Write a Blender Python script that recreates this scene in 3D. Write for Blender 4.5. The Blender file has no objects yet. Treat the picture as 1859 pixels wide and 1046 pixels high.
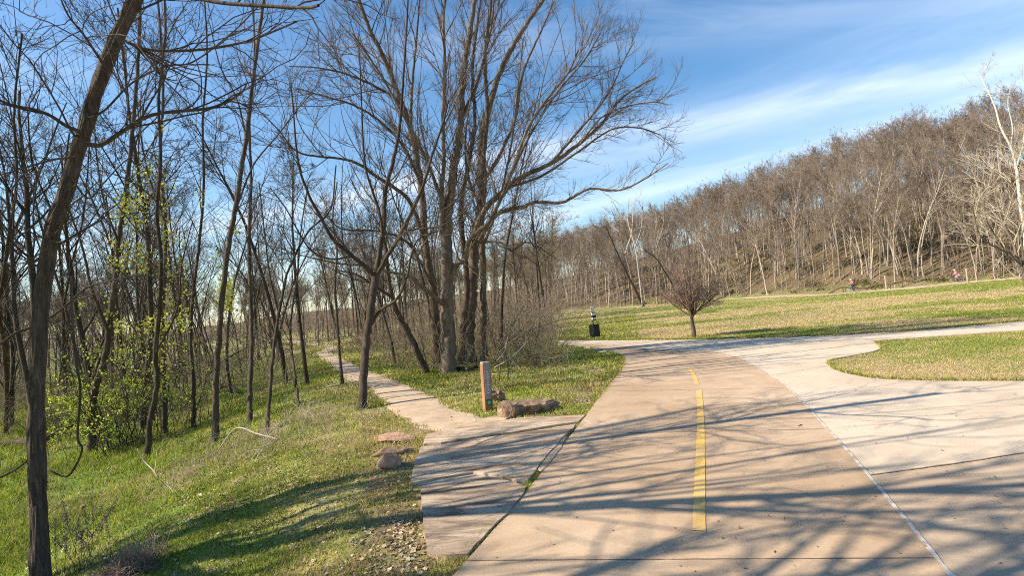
import bpy, math, random
import numpy as np
from mathutils import Vector, Matrix
random.seed(7)
R = math.radians
S = bpy.context.scene
COL = S.collection

# ------------------------------------------------------------------ camera
CAM_H, PITCH, ROLL, F = 1.78, R(2.2), R(5.0), 1000.0      # F in pixels of the 1859 px wide photograph
fw = np.array([0, math.cos(PITCH), math.sin(PITCH)])
zz = np.array([0, -math.sin(PITCH), math.cos(PITCH)])
xx = np.array([1.0, 0, 0])
cu = math.cos(ROLL)*xx - math.sin(ROLL)*zz
cv = math.sin(ROLL)*xx + math.cos(ROLL)*zz
CP = np.array([0, 0, CAM_H])
cam = bpy.data.objects.new('camera', bpy.data.cameras.new('camera'))
COL.objects.link(cam)
cam.data.sensor_width = 36; cam.data.lens = 36*F/1859; cam.data.clip_end = 3000; cam.data.clip_start = 0.05
M = Matrix(((cu[0], cv[0], -fw[0], 0), (cu[1], cv[1], -fw[1], 0), (cu[2], cv[2], -fw[2], CAM_H), (0, 0, 0, 1)))
cam.matrix_world = M
S.camera = cam

# ------------------------------------------------------------------ sky and sun
SUN_AZ, SUN_EL = R(260), R(37)      # azimuth clockwise from +Y: from the left, a little behind
w = bpy.data.worlds.new('World'); S.world = w; w.use_nodes = True
nt = w.node_tree; N = nt.nodes; L = nt.links; N.clear()
def nn(tree, kind, **kw):
    n = tree.nodes.new(kind)
    for k, v in kw.items():
        if k.startswith('i_'):
            key = k[2:]
            key = int(key) if key.isdigit() else key.replace('_', ' ')
            n.inputs[key].default_value = v
        else: setattr(n, k, v)
    return n
def ray(px, py):
    d = cu*(px-929.5)/F + cv*(523-py)/F + fw
    return d/np.linalg.norm(d)
sky = nn(nt, 'ShaderNodeTexSky', sky_type='NISHITA', sun_disc=False, sun_elevation=SUN_EL, sun_rotation=SUN_AZ)
sky.air_density = 1.15; sky.dust_density = 0.35; sky.ozone_density = 2.2
hsv = nn(nt, 'ShaderNodeHueSaturation', i_Saturation=1.32, i_Value=1.22)
L.new(sky.outputs[0], hsv.inputs['Color'])
geo = nn(nt, 'ShaderNodeTexCoord')
def vdot(vec, off=0.0, scale=1.0):
    d = nn(nt, 'ShaderNodeVectorMath', operation='DOT_PRODUCT'); L.new(geo.outputs['Generated'], d.inputs[0]); d.inputs[1].default_value = tuple(vec)
    m = nn(nt, 'ShaderNodeMath', operation='MULTIPLY_ADD', i_1=scale, i_2=off); L.new(d.outputs['Value'], m.inputs[0]); return m.outputs[0]
def vm(op, a, b=None, clamp=False):
    m = nn(nt, 'ShaderNodeMath', operation=op, use_clamp=clamp)
    for i, v in enumerate((a, b)):
        if v is None: continue
        if isinstance(v, (int, float)): m.inputs[i].default_value = v
        else: L.new(v, m.inputs[i])
    return m.outputs[0]
def band(p1, p2, width, amp):
    """a streak of cirrus along the great circle through two directions"""
    a, b = ray(*p1), ray(*p2)
    n_ = np.cross(a, b); n_ /= np.linalg.norm(n_)
    t_ = np.cross(n_, (a+b)/np.linalg.norm(a+b))
    across = vdot(n_); along = vdot(t_)
    cx = nn(nt, 'ShaderNodeCombineXYZ'); L.new(vm('MULTIPLY', across, 9.0), cx.inputs[0]); L.new(vm('MULTIPLY', along, 1.6), cx.inputs[1])
    cx.inputs[2].default_value = p1[0]*0.01
    no = nn(nt, 'ShaderNodeTexNoise', i_Scale=1.7, i_Detail=9.0, i_Roughness=0.6); no.inputs['Distortion'].default_value = 0.5
    L.new(cx.outputs[0], no.inputs['Vector'])
    warp = vm('MULTIPLY', vm('SUBTRACT', no.outputs[0], 0.5), width*1.6)
    q = vm('DIVIDE', vm('ADD', across, warp), width)
    g = vm('POWER', 2.71828, vm('MULTIPLY', vm('MULTIPLY', q, q), -1.0))
    m = vm('MULTIPLY', g, vm('MULTIPLY', vm('SUBTRACT', no.outputs[0], 0.30), 3.0, True))
    return vm('MULTIPLY', m, amp)
c = band((1130, 258), (1859, 105), 0.024, 0.42)
c = vm('ADD', c, band((1200, 345), (1500, 262), 0.012, 0.25))
c = vm('ADD', c, band((960, 400), (1250, 330), 0.03, 0.35))
c = vm('ADD', c, band((1000, 60), (1500, 20), 0.05, 0.22))
c = vm('ADD', c, band((900, 300), (1150, 250), 0.05, 0.2))
c = vm('ADD', c, band((1500, 180), (1859, 60), 0.07, 0.16))
c = vm('MINIMUM', c, 0.85)
# haze near the horizon, paler towards the sun
up = vdot((0, 0, 1)); sunside = vdot((-0.97, 0.25, 0))
hz = vm('MULTIPLY', vm('POWER', vm('SUBTRACT', 1.0, vm('ABSOLUTE', up), True), 5.0), 0.16)
hz = vm('ADD', hz, vm('MULTIPLY', vm('MAXIMUM', sunside, 0.0), 0.12))
c = vm('MAXIMUM', c, vm('MULTIPLY', hz, 0.9))
mix = nn(nt, 'ShaderNodeMix', data_type='RGBA'); L.new(c, mix.inputs['Factor'])
L.new(hsv.outputs[0], mix.inputs[6]); mix.inputs[7].default_value = (8.2, 8.8, 9.8, 1)
bg = nn(nt, 'ShaderNodeBackground', i_Strength=0.085); L.new(mix.outputs[2], bg.inputs[0])
out = nn(nt, 'ShaderNodeOutputWorld'); L.new(bg.outputs[0], out.inputs[0])
sd = np.array([math.sin(SUN_AZ)*math.cos(SUN_EL), math.cos(SUN_AZ)*math.cos(SUN_EL), math.sin(SUN_EL)])
sl = bpy.data.lights.new('sun', 'SUN'); sl.energy = 5.0; sl.angle = R(0.45); sl.color = (1.0, 0.89, 0.73)
so = bpy.data.objects.new('sun', sl); COL.objects.link(so)
so.rotation_euler = Vector(sd).to_track_quat('Z', 'Y').to_euler(); so.location = (-40, -10, 40)
S.view_settings.view_transform = 'Standard'; S.view_settings.look = 'None'; S.view_settings.gamma = 1
S.view_settings.exposure = 0.84
S.cycles.max_bounces = 5; S.cycles.diffuse_bounces = 3; S.cycles.glossy_bounces = 1; S.cycles.transmission_bounces = 2
S.cycles.use_denoising = False; S.cycles.pixel_filter_type = 'BLACKMAN_HARRIS'; S.cycles.filter_width = 1.05
S.cycles.use_adaptive_sampling = True; S.cycles.adaptive_threshold = 0.006

# ------------------------------------------------------------------ numpy helpers
rng = np.random.default_rng(11)
def nrm(v): return v/np.maximum(np.linalg.norm(v, axis=-1, keepdims=True), 1e-9)
def sstep(a, b, x):
    t = np.clip((np.asarray(x, float)-a)/(b-a), 0, 1); return t*t*(3-2*t)
def vnoise(x, y, seed=0):
    """smooth value noise, vectorised"""
    x = np.asarray(x, float); y = np.asarray(y, float)
    xi = np.floor(x).astype(np.int64); yi = np.floor(y).astype(np.int64); xf = x-xi; yf = y-yi
    def h(a, b):
        n = (a*374761393 + b*668265263 + seed*1442695041) & 0xffffffff
        n = ((n ^ (n >> 13))*1274126177) & 0xffffffff
        return ((n ^ (n >> 16)) & 0xffff)/65535.0
    u = xf*xf*(3-2*xf); v = yf*yf*(3-2*yf)
    return (h(xi, yi)*(1-u)+h(xi+1, yi)*u)*(1-v)+(h(xi, yi+1)*(1-u)+h(xi+1, yi+1)*u)*v
def fbm(x, y, seed=0, o=4):
    s = 0; a = 0.5
    for k in range(o): s = s+a*vnoise(x*2**k, y*2**k, seed+k); a *= 0.5
    return s
def P(px, py, z=0.0):
    d = cu*(px-929.5)/F + cv*(523-py)/F + fw
    t = (z-CAM_H)/d[2]
    return CP+d*t
def D(px, py, dep):
    return CP+(cu*(px-929.5)/F + cv*(523-py)/F + fw)*dep
def proj(p):
    q = np.asarray(p)-CP; zc = q@fw
    return 929.5+F*(q@cu)/zc, 523-F*(q@cv)/zc, zc

# ------------------------------------------------------------------ terrain height
edge_px = [(768, 1000), (745, 900), (742, 830), (700, 765), (655, 705), (618, 672), (583, 645)]
E = np.array([P(x, y)[:2] for x, y in edge_px])
E = np.vstack([[E[0, 0]-0.0, -30], [E[0, 0], 0], E, E[-1]+(E[-1]-E[-2])*1.5, [E[-1, 0]-60, E[-1, 1]+60]])
def xe(y): return np.interp(y, E[:, 1], E[:, 0])
def pxang(px): return math.atan2(px-929.5, F)
AZK = np.array([pxang(v) for v in (-400, 300, 640, 1000, 1200, 1400, 1600, 1859)]+[1.2, 2.0])
HILL = np.array([7, 6, 6, 9, 13.5, 17, 19.5, 21.5, 23, 10.0])
RB = np.array([110, 120, 120, 102, 92, 80, 72, 74, 76, 90.0])
def height(x, y):
    x = np.asarray(x, float); y = np.asarray(y, float)
    r = np.hypot(x, y); az = np.arctan2(x, y)
    s = (xe(y)-x)
    z = -1.05*sstep(0.1, 6.5, s) - 0.5*sstep(6, 30, s)
    near = sstep(0.2, 1.5, s)
    z = z + near*(fbm(x*0.45, y*0.45, 3)-0.47)*0.42 + near*(fbm(x*2.0, y*2.0, 8)-0.47)*0.07
    fld = sstep(32, 80, r)*(s < 0)*sstep(0, 12, -s)
    z = z + 0.62*fld + fld*(fbm(x*0.05, y*0.05, 5)-0.47)*0.5
    A = np.interp(az, AZK, HILL); rb = np.interp(az, AZK, RB)
    t = np.clip((r-rb-2)/75, 0, 1); hh = 1-(1-t)**1.8
    z = z + A*hh*(1+0.25*(fbm(x*0.03, y*0.03, 6)-0.47)) + (t > 0)*np.minimum(t*20, 1)*(fbm(x*0.2, y*0.2, 9)-0.47)*0.9
    z = np.where(np.abs(az) > 1.9, np.minimum(z, 3), z)
    return z
def G(px, py):
    z = 0.0
    for _ in range(30):
        p = P(px, py, z); z = 0.6*z+0.4*float(height(p[0], p[1]))
    return P(px, py, z)

# ------------------------------------------------------------------ mesh building
class Geo:
    def __init__(s): s.v = []; s.q = []; s.t = []; s.c = []; s.n = 0; s.mi = []
    def add(s, v, q=None, t=None, col=None):
        v = np.asarray(v, float).reshape(-1, 3)
        if q is not None and len(q): s.q.append(np.asarray(q)+s.n)
        if t is not None and len(t): s.t.append(np.asarray(t)+s.n)
        s.v.append(v); s.n += len(v)
        s.c.append(np.ones((len(v), 4)) if col is None else col)
    def mesh(s, name, smooth=True, color=False):
        me = bpy.data.meshes.new(name)
        v = np.concatenate(s.v)
        q = np.concatenate(s.q) if s.q else np.zeros((0, 4), int)
        t = np.concatenate(s.t) if s.t else np.zeros((0, 3), int)
        me.vertices.add(len(v)); me.vertices.foreach_set('co', v.astype(np.float32).ravel())
        nl = q.size+t.size; me.loops.add(nl)
        me.loops.foreach_set('vertex_index', np.concatenate([q.ravel(), t.ravel()]).astype(np.int32))
        me.polygons.add(len(q)+len(t))
        st = np.concatenate([np.arange(len(q))*4, q.size+np.arange(len(t))*3]).astype(np.int32)
        me.polygons.foreach_set('loop_start', st)
        me.polygons.foreach_set('use_smooth', np.full(len(q)+len(t), smooth))
        if color:
            a = me.color_attributes.new('tint', 'FLOAT_COLOR', 'POINT')
            a.data.foreach_set('color', np.concatenate(s.c).astype(np.float32).ravel())
        me.update(calc_edges=True)
        return me
def tag(o, label=None, cat=None, group=None, kind=None):
    if label: o['label'] = label
    if cat: o['category'] = cat
    if group: o['group'] = group
    if kind: o['kind'] = kind
    return o
def obj(name, me, mats=None, parent=None, loc=None):
    if isinstance(me, Geo): me = me.mesh(name)
    o = bpy.data.objects.new(name, me); COL.objects.link(o)
    if mats is not None:
        for m in (mats if isinstance(mats, (list, tuple)) else [mats]): me.materials.append(m)
    if parent is not None: o.parent = parent
    if loc is not None: o.location = loc
    return o
def empty(name, loc, rz=0.0):
    o = bpy.data.objects.new(name, None); COL.objects.link(o); o.location = tuple(loc); o.rotation_euler = (0, 0, rz)
    o.empty_display_size = 0.3; return o
def tubes(g, pts, rad, k=5, ridge=0.0, cap=False, col=None):
    """pts (N,n,3), rad (N,n): N tapered tubes into g"""
    pts = np.asarray(pts, float); rad = np.asarray(rad, float)
    if pts.ndim == 2: pts = pts[None]; rad = rad[None]
    Nn, n = pts.shape[:2]
    T = np.empty_like(pts); T[:, 1:-1] = pts[:, 2:]-pts[:, :-2]; T[:, 0] = pts[:, 1]-pts[:, 0]; T[:, -1] = pts[:, -1]-pts[:, -2]
    T = nrm(T); mean = nrm(pts[:, -1]-pts[:, 0])
    ref = np.eye(3)[np.argmin(np.abs(mean), axis=1)][:, None, :]
    U = nrm(np.cross(T, np.broadcast_to(ref, T.shape))); V = np.cross(T, U)
    a = np.arange(k)*2*math.pi/k
    rr = rad[:, :, None]*np.ones(k)
    if ridge:
        s_ = np.cumsum(np.linalg.norm(np.diff(pts, axis=1, prepend=pts[:, :1]), axis=2), axis=1)
        jj = np.arange(k)*(9.0/k*2)
        nz = np.zeros((Nn, n, k))
        for i in range(Nn):
            A_, B_ = np.meshgrid(jj, s_[i]*1.6)
            per = lambda x, y, s0: vnoise(x, y, s0)*(1-np.arange(k)/k)+vnoise(x-18, y, s0)*(np.arange(k)/k)
            f = per(A_*1.5+0.8*vnoise(A_*0.5, B_*2, 5), B_*1.4, 31+i)
            nz[i] = np.abs(f-0.5)*2*0.8+0.4*per(A_*3, B_*5, 77)
        rr = rr*(1+ridge*(nz-0.5))
    v = pts[:, :, None, :]+rr[..., None]*(np.cos(a)[:, None]*U[:, :, None, :]+np.sin(a)[:, None]*V[:, :, None, :])
    base = (np.arange(Nn)*n*k)[:, None, None]+(np.arange(n-1)*k)[None, :, None]
    i0 = base+np.arange(k); i1 = base+(np.arange(k)+1) % k
    q = np.stack([i0, i1, i1+k, i0+k], -1).reshape(-1, 4)
    cc = None
    if col is not None: cc = np.repeat(col, n*k, axis=0)
    vv = v.reshape(-1, 3)
    if cap:
        ends = []; tt = []
        for i in range(Nn):
            for e, (j, fl) in enumerate(((0, 1), (n-1, 0))):
                ci = len(vv)+len(ends); ends.append(pts[i, j]); b = (i*n+j)*k
                for m_ in range(k):
                    x, y = b+m_, b+(m_+1) % k
                    tt.append((y, x, ci) if fl else (x, y, ci))
        g.add(np.vstack([vv, ends]), q, tt)
    else: g.add(vv, q, None, cc)
def crom(p, n):
    """catmull-rom resample of control points (any width) to n rows"""
    p = np.asarray(p, float); m = len(p)
    e = np.vstack([2*p[0]-p[1], p, 2*p[-1]-p[-2]])
    t = np.linspace(0, m-1-1e-6, n); i = t.astype(int); f = (t-i)[:, None]
    a, b, c_, d = e[i], e[i+1], e[i+2], e[i+3]
    return 0.5*((2*b)+(c_-a)*f+(2*a-5*b+4*c_-d)*f**2+(3*b-3*c_+d-a)*f**3)
def rot_about(v, ax, ang):
    c_, s_ = np.cos(ang)[:, None], np.sin(ang)[:, None]
    return v*c_+np.cross(ax, v)*s_+ax*(np.sum(ax*v, 1, keepdims=True))*(1-c_)
def grow(st, dr, ln, r0, r1, n, wig, upb, rg):
    Nn = len(st); pts = np.empty((Nn, n+1, 3)); pts[:, 0] = st; d = nrm(dr)
    step = (ln/n)[:, None]
    curve = rg.normal(0, wig*0.5, (Nn, 3))
    for i in range(n):
        d = nrm(d+curve+rg.normal(0, wig, (Nn, 3))+np.array([0, 0, upb]))
        pts[:, i+1] = pts[:, i]+d*step
    t = np.linspace(0, 1, n+1)[None]
    return pts, r0[:, None]*(1-t)+r1[:, None]*t
def spawn(pts, rad, per, tmin, amin, amax, lr, rg, rratio=0.6, tmax=1.0, lcap=None):
    """children of a batch of branches; per = mean children per branch (or array)"""
    Nn, n = pts.shape[:2]
    cnt = rg.poisson(per, Nn) if np.ndim(per) == 0 else rg.poisson(per)
    idx = np.repeat(np.arange(Nn), cnt); m = len(idx)
    t = tmin+(tmax-tmin)*rg.random(m); f = t*(n-1); i = np.minimum(f.astype(int), n-2); fr = (f-i)[:, None]
    a, b = pts[idx, i], pts[idx, i+1]
    st = a*(1-fr)+b*fr; dr = nrm(b-a)
    ln_p = np.sum(np.linalg.norm(np.diff(pts, axis=1), axis=2), 1)[idx]
    ax = nrm(np.cross(dr, rg.normal(0, 1, (m, 3))))
    dn = rot_about(dr, ax, rg.uniform(amin, amax, m))
    ln = ln_p*rg.uniform(lr*0.6, lr*1.3, m)*(1.15-0.7*t)
    if lcap: ln = np.minimum(ln, lcap*rg.uniform(0.6, 1.1, m))
    rp = rad[idx, i]*(1-fr[:, 0])+rad[idx, i+1]*fr[:, 0]
    return st, dn, ln, rp*rratio

# ------------------------------------------------------------------ materials
def mat(name, rough=0.85):
    m = bpy.data.materials.new(name); m.use_nodes = True; t = m.node_tree; t.nodes.clear()
    b = nn(t, 'ShaderNodeBsdfPrincipled', i_Roughness=rough); o = nn(t, 'ShaderNodeOutputMaterial')
    t.links.new(b.outputs[0], o.inputs[0]); b.inputs['Specular IOR Level'].default_value = 0.25
    return m, t, b
def noise(t, scale, detail=5, rough=0.6, vec=None, dist=0.0, stretch=None, kind='Object'):
    tc = nn(t, 'ShaderNodeTexCoord'); src = tc.outputs[kind] if vec is None else vec
    if stretch:
        mp = nn(t, 'ShaderNodeMapping'); mp.inputs['Scale'].default_value = stretch; t.links.new(src, mp.inputs[0]); src = mp.outputs[0]
    n = nn(t, 'ShaderNodeTexNoise', i_Scale=scale, i_Detail=detail, i_Roughness=rough); n.inputs['Distortion'].default_value = dist
    t.links.new(src, n.inputs['Vector']); return n.outputs[0]
def ramp(t, fac, stops):
    r = nn(t, 'ShaderNodeValToRGB'); e = r.color_ramp.elements
    while len(e) < len(stops): e.new(0.5)
    for el, (p, c_) in zip(e, stops): el.position = p; el.color = (*c_, 1)
    t.links.new(fac, r.inputs[0]); return r.outputs[0]
def mixc(t, fac, a, b, blend='MIX'):
    m = nn(t, 'ShaderNodeMix', data_type='RGBA', blend_type=blend)
    for s_, v in ((m.inputs['Factor'], fac), (m.inputs[6], a), (m.inputs[7], b)):
        if isinstance(v, (int, float)): s_.default_value = v
        elif isinstance(v, tuple): s_.default_value = (*v, 1)
        else: t.links.new(v, s_)
    return m.outputs[2]
def mth(t, op, a, b=0.0, clamp=False):
    m = nn(t, 'ShaderNodeMath', operation=op, use_clamp=clamp)
    for i, v in enumerate((a, b)):
        if isinstance(v, (int, float)): m.inputs[i].default_value = v
        else: t.links.new(v, m.inputs[i])
    return m.outputs[0]
def bump(t, b, h, strength=0.5, dist=0.02):
    n = nn(t, 'ShaderNodeBump', i_Strength=strength, i_Distance=dist); t.links.new(h, n.inputs['Height']); t.links.new(n.outputs[0], b.inputs['Normal'])
def simple(name, c1, c2, scale=8, rough=0.8, bmp=0.3, bd=0.01, stretch=None, spec=0.25):
    m, t, b = mat(name, rough)
    n = noise(t, scale, stretch=stretch)
    t.links.new(ramp(t, n, [(0.3, c1), (0.7, c2)]), b.inputs['Base Color']); bump(t, b, n, bmp, bd)
    b.inputs['Specular IOR Level'].default_value = spec
    return m
def bark(name, c1, c2, c3, sc=1.0, vary=True):
    m, t, b = mat(name, 0.92)
    n1 = noise(t, 9*sc, 6, 0.7, stretch=(1, 1, 0.18), dist=0.6); n2 = noise(t, 1.3, 3)
    col = ramp(t, n1, [(0.32, c1), (0.5, c2), (0.68, c3)])
    col = mixc(t, mth(t, 'MULTIPLY', n2, 0.5), col, c3)
    if vary:
        oi = nn(t, 'ShaderNodeObjectInfo'); h = nn(t, 'ShaderNodeHueSaturation'); t.links.new(col, h.inputs['Color'])
        t.links.new(mth(t, 'MULTIPLY_ADD', oi.outputs['Random'], 0.7), h.inputs['Value'])
        h.inputs['Value'].links[0].from_node.inputs[2].default_value = 0.65
        col = h.outputs[0]
    t.links.new(col, b.inputs['Base Color']); bump(t, b, n1, 0.7, 0.02); return m
B_DARK = bark('dark_ridged_bark', (0.018, 0.013, 0.01), (0.06, 0.043, 0.031), (0.14, 0.10, 0.07), vary=False)
B_FORE = bark('furrowed_bark', (0.012, 0.009, 0.007), (0.065, 0.046, 0.033), (0.19, 0.14, 0.10), 3.2, vary=False)
B_MID = bark('grey_brown_bark', (0.03, 0.022, 0.016), (0.095, 0.07, 0.05), (0.20, 0.15, 0.105), vary=False)
B_LIGHT = bark('pale_maple_bark', (0.035, 0.026, 0.019), (0.115, 0.085, 0.06), (0.25, 0.19, 0.135), vary=False)
B_WOOD = bark('woodland_bark', (0.02, 0.014, 0.01), (0.058, 0.042, 0.03), (0.13, 0.097, 0.068))
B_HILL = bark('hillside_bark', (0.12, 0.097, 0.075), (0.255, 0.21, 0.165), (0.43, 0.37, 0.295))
B_WHITE = bark('sycamore_bark', (0.30, 0.25, 0.19), (0.50, 0.44, 0.35), (0.64, 0.58, 0.49), vary=False)
T_DARK = simple('dark_twig', (0.045, 0.033, 0.026), (0.11, 0.082, 0.062), 3)
T_MID = simple('brown_twig', (0.08, 0.06, 0.046), (0.19, 0.145, 0.11), 2)
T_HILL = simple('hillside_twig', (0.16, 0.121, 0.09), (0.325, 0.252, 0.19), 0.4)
T_RED = simple('reddish_twig', (0.23, 0.155, 0.12), (0.40, 0.285, 0.22), 2)
T_PALE = simple('pale_twig', (0.36, 0.29, 0.21), (0.58, 0.49, 0.38), 3)
T_BRUSH = simple('brush_twig', (0.13, 0.10, 0.065), (0.30, 0.235, 0.155), 2)
T_STRAW = simple('straw_twig', (0.20, 0.14, 0.08), (0.46, 0.35, 0.20), 5)
T_WHITE = simple('sycamore_twig', (0.32, 0.27, 0.21), (0.52, 0.45, 0.37), 3)
def foliage_mat(name, transl=0.35):
    m, t, b = mat(name, 0.6)
    a = nn(t, 'ShaderNodeAttribute', attribute_name='tint')
    t.links.new(a.outputs['Color'], b.inputs['Base Color'])
    tr = nn(t, 'ShaderNodeBsdfTranslucent'); t.links.new(a.outputs['Color'], tr.inputs[0])
    mx = nn(t, 'ShaderNodeMixShader', i_0=transl); o = [n for n in t.nodes if n.type == 'OUTPUT_MATERIAL'][0]
    t.links.new(b.outputs[0], mx.inputs[1]); t.links.new(tr.outputs[0], mx.inputs[2]); t.links.new(mx.outputs[0], o.inputs[0])
    return m
M_LEAF = foliage_mat('leaf_tint', 0.45); M_GRASS = foliage_mat('grass_tint', 0.35); M_LITTER = foliage_mat('litter_tint', 0.1)

# ------------------------------------------------------------------ pavement outlines (z = top of slab)
ZT = 0.03
def poly_pts(px, z=ZT): return [tuple(P(x, y, z)) for x, y in px]
left_edge = [(690, 1180), (758, 1110), (822, 1046), (905, 952), (955, 893), (1010, 824), (1062, 757), (1095, 712), (1118, 684), (1131, 665), (1134, 654), (1127, 645), (1108, 638), (1075, 632), (1040, 628), (1012, 626)]
joint = [(1870, 1200), (1795, 1115), (1729, 1046), (1650, 950), (1577, 863), (1533, 812), (1488, 764), (1440, 712), (1399, 681), (1362, 659), (1331, 646), (1290, 638)]
top_edge = [(1010, 618.5), (1060, 618.5), (1150, 618), (1260, 617), (1350, 615), (1450, 612), (1540, 608), (1620, 603.5), (1700, 597.5), (1790, 590), (1880, 581), (2100, 556)]
bay = [(2100, 580), (1880, 597.5), (1800, 603), (1720, 609), (1650, 613.5), (1600, 617.5), (1590, 621), (1596, 627), (1598, 632), (1585, 638), (1560, 643), (1530, 648), (1508, 653), (1502, 658), (1508, 667), (1525, 675), (1550, 681), (1585, 687), (1640, 690.5), (1720, 692), (1859, 692), (2150, 690), (2600, 690)]
def smooth_px(p, k=4):
    return [tuple(r) for r in crom(np.array(p), (len(p)-1)*k+1)]
def in_poly(x, y, poly):
    x = np.asarray(x, float); y = np.asarray(y, float); ins = np.zeros(x.shape, bool); n = len(poly)
    for i in range(n):
        x1, y1 = poly[i][:2]; x2, y2 = poly[(i+1) % n][:2]
        if y1 == y2: continue
        c_ = ((y1 > y) != (y2 > y)) & (x < (x2-x1)*(y-y1)/(y2-y1)+x1); ins ^= c_
    return ins
def slab(name, pts, mats, thick=0.13, parent=None, bevel=0.006):
    me = bpy.data.meshes.new(name); n = len(pts)
    from mathutils.geometry import tessellate_polygon
    tris = tessellate_polygon([[Vector(p) for p in pts]])
    v = [tuple(p) for p in pts]+[(p[0], p[1], p[2]-thick) for p in pts]
    a = sum(pts[i][0]*pts[(i+1) % n][1]-pts[(i+1) % n][0]*pts[i][1] for i in range(n))
    f = []
    for t_ in tris:
        p0, p1, p2 = (Vector(pts[i]) for i in t_)
        f.append(t_ if (p1-p0).cross(p2-p0).z > 0 else t_[::-1])
    for i in range(n):
        j = (i+1) % n
        f.append((i, i+n, j+n, j) if a > 0 else (j, j+n, i+n, i))
    me.from_pydata(v, [], f); me.update()
    return obj(name, me, mats, parent)

def concrete(name, c1, c2, c3, stain=(0.25, 0.2, 0.17)):
    m, t, b = mat(name, 0.85)
    big = noise(t, 0.35, 4, 0.6); mid = noise(t, 2.2, 6, 0.65); fine = noise(t, 90, 3, 0.7)
    col = ramp(t, big, [(0.35, c1), (0.5, c2), (0.66, c3)])
    col = mixc(t, mth(t, 'MULTIPLY', ramp(t, mid, [(0.42, (0, 0, 0)), (0.68, (1, 1, 1))]), 0.42), col, stain)
    col = mixc(t, mth(t, 'MULTIPLY', ramp(t, fine, [(0.5, (0, 0, 0)), (0.7, (1, 1, 1))]), 0.28), col, c3)
    col = mixc(t, mth(t, 'MULTIPLY', ramp(t, noise(t, 30, 6, 0.85), [(0.52, (0, 0, 0)), (0.66, (1, 1, 1))]), 0.45), col, stain)
    vo = nn(t, 'ShaderNodeTexVoronoi', feature='DISTANCE_TO_EDGE', i_Scale=0.33); tc_ = nn(t, 'ShaderNodeTexCoord'); wv = nn(t, 'ShaderNodeVectorMath', operation='ADD'); wn_ = nn(t, 'ShaderNodeTexNoise', i_Scale=2.5, i_Detail=6.0)
    t.links.new(tc_.outputs['Object'], wn_.inputs['Vector']); sc_ = nn(t, 'ShaderNodeVectorMath', operation='SCALE'); sc_.inputs['Scale'].default_value = 0.5; t.links.new(wn_.outputs['Color'], sc_.inputs[0]); t.links.new(tc_.outputs['Object'], wv.inputs[0]); t.links.new(sc_.outputs[0], wv.inputs[1]); t.links.new(wv.outputs[0], vo.inputs['Vector'])
    ck = mth(t, 'MULTIPLY', ramp(t, vo.outputs['Distance'], [(0.0, (1, 1, 1)), (0.0045, (0, 0, 0))]), ramp(t, noise(t, 0.5, 2), [(0.5, (0, 0, 0)), (0.56, (1, 1, 1))]))
    col = mixc(t, mth(t, 'MULTIPLY', ck, 0.55), col, (0.14, 0.10, 0.075))
    t.links.new(col, b.inputs['Base Color']); bump(t, b, mth(t, 'ADD', fine, mth(t, 'MULTIPLY', mid, 0.6)), 0.35, 0.004)
    return m
C_PINK = concrete('pink_concrete', (0.41, 0.28, 0.17), (0.50, 0.355, 0.225), (0.57, 0.425, 0.285), (0.27, 0.18, 0.115))
C_CREAM = concrete('cream_concrete', (0.53, 0.42, 0.30), (0.60, 0.485, 0.355), (0.64, 0.53, 0.40), (0.40, 0.32, 0.235))
C_ROSE = concrete('rose_concrete', (0.43, 0.315, 0.21), (0.50, 0.38, 0.265), (0.56, 0.44, 0.32), (0.30, 0.22, 0.155))
C_JOINT = simple('pale_joint', (0.30, 0.25, 0.20), (0.70, 0.64, 0.54), 9)
C_GROOVE = simple('dirty_groove', (0.10, 0.075, 0.055), (0.24, 0.18, 0.14), 20)

JT = smooth_px(joint); LE = smooth_px(left_edge); TE = smooth_px(top_edge); BY = smooth_px(bay, 3)
# the pink main path: left edge up, round the bend, back along the joint
far_cap = [(1200, 634), (1120, 627.5), (1060, 624), (1010, 622.5)]
pink = LE+[(1010, 622.5), (1060, 624), (1120, 627.5), (1200, 634)]+JT[::-1]
pw = poly_pts(pink)
pw = [(-3.2, -6.0, ZT), (-1.6, 0.0, ZT)]+pw+[(2.0, 0.0, ZT), (1.6, -6.0, ZT)]
path = slab('main_path', pw, C_PINK); tag(path, kind='structure')
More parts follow.
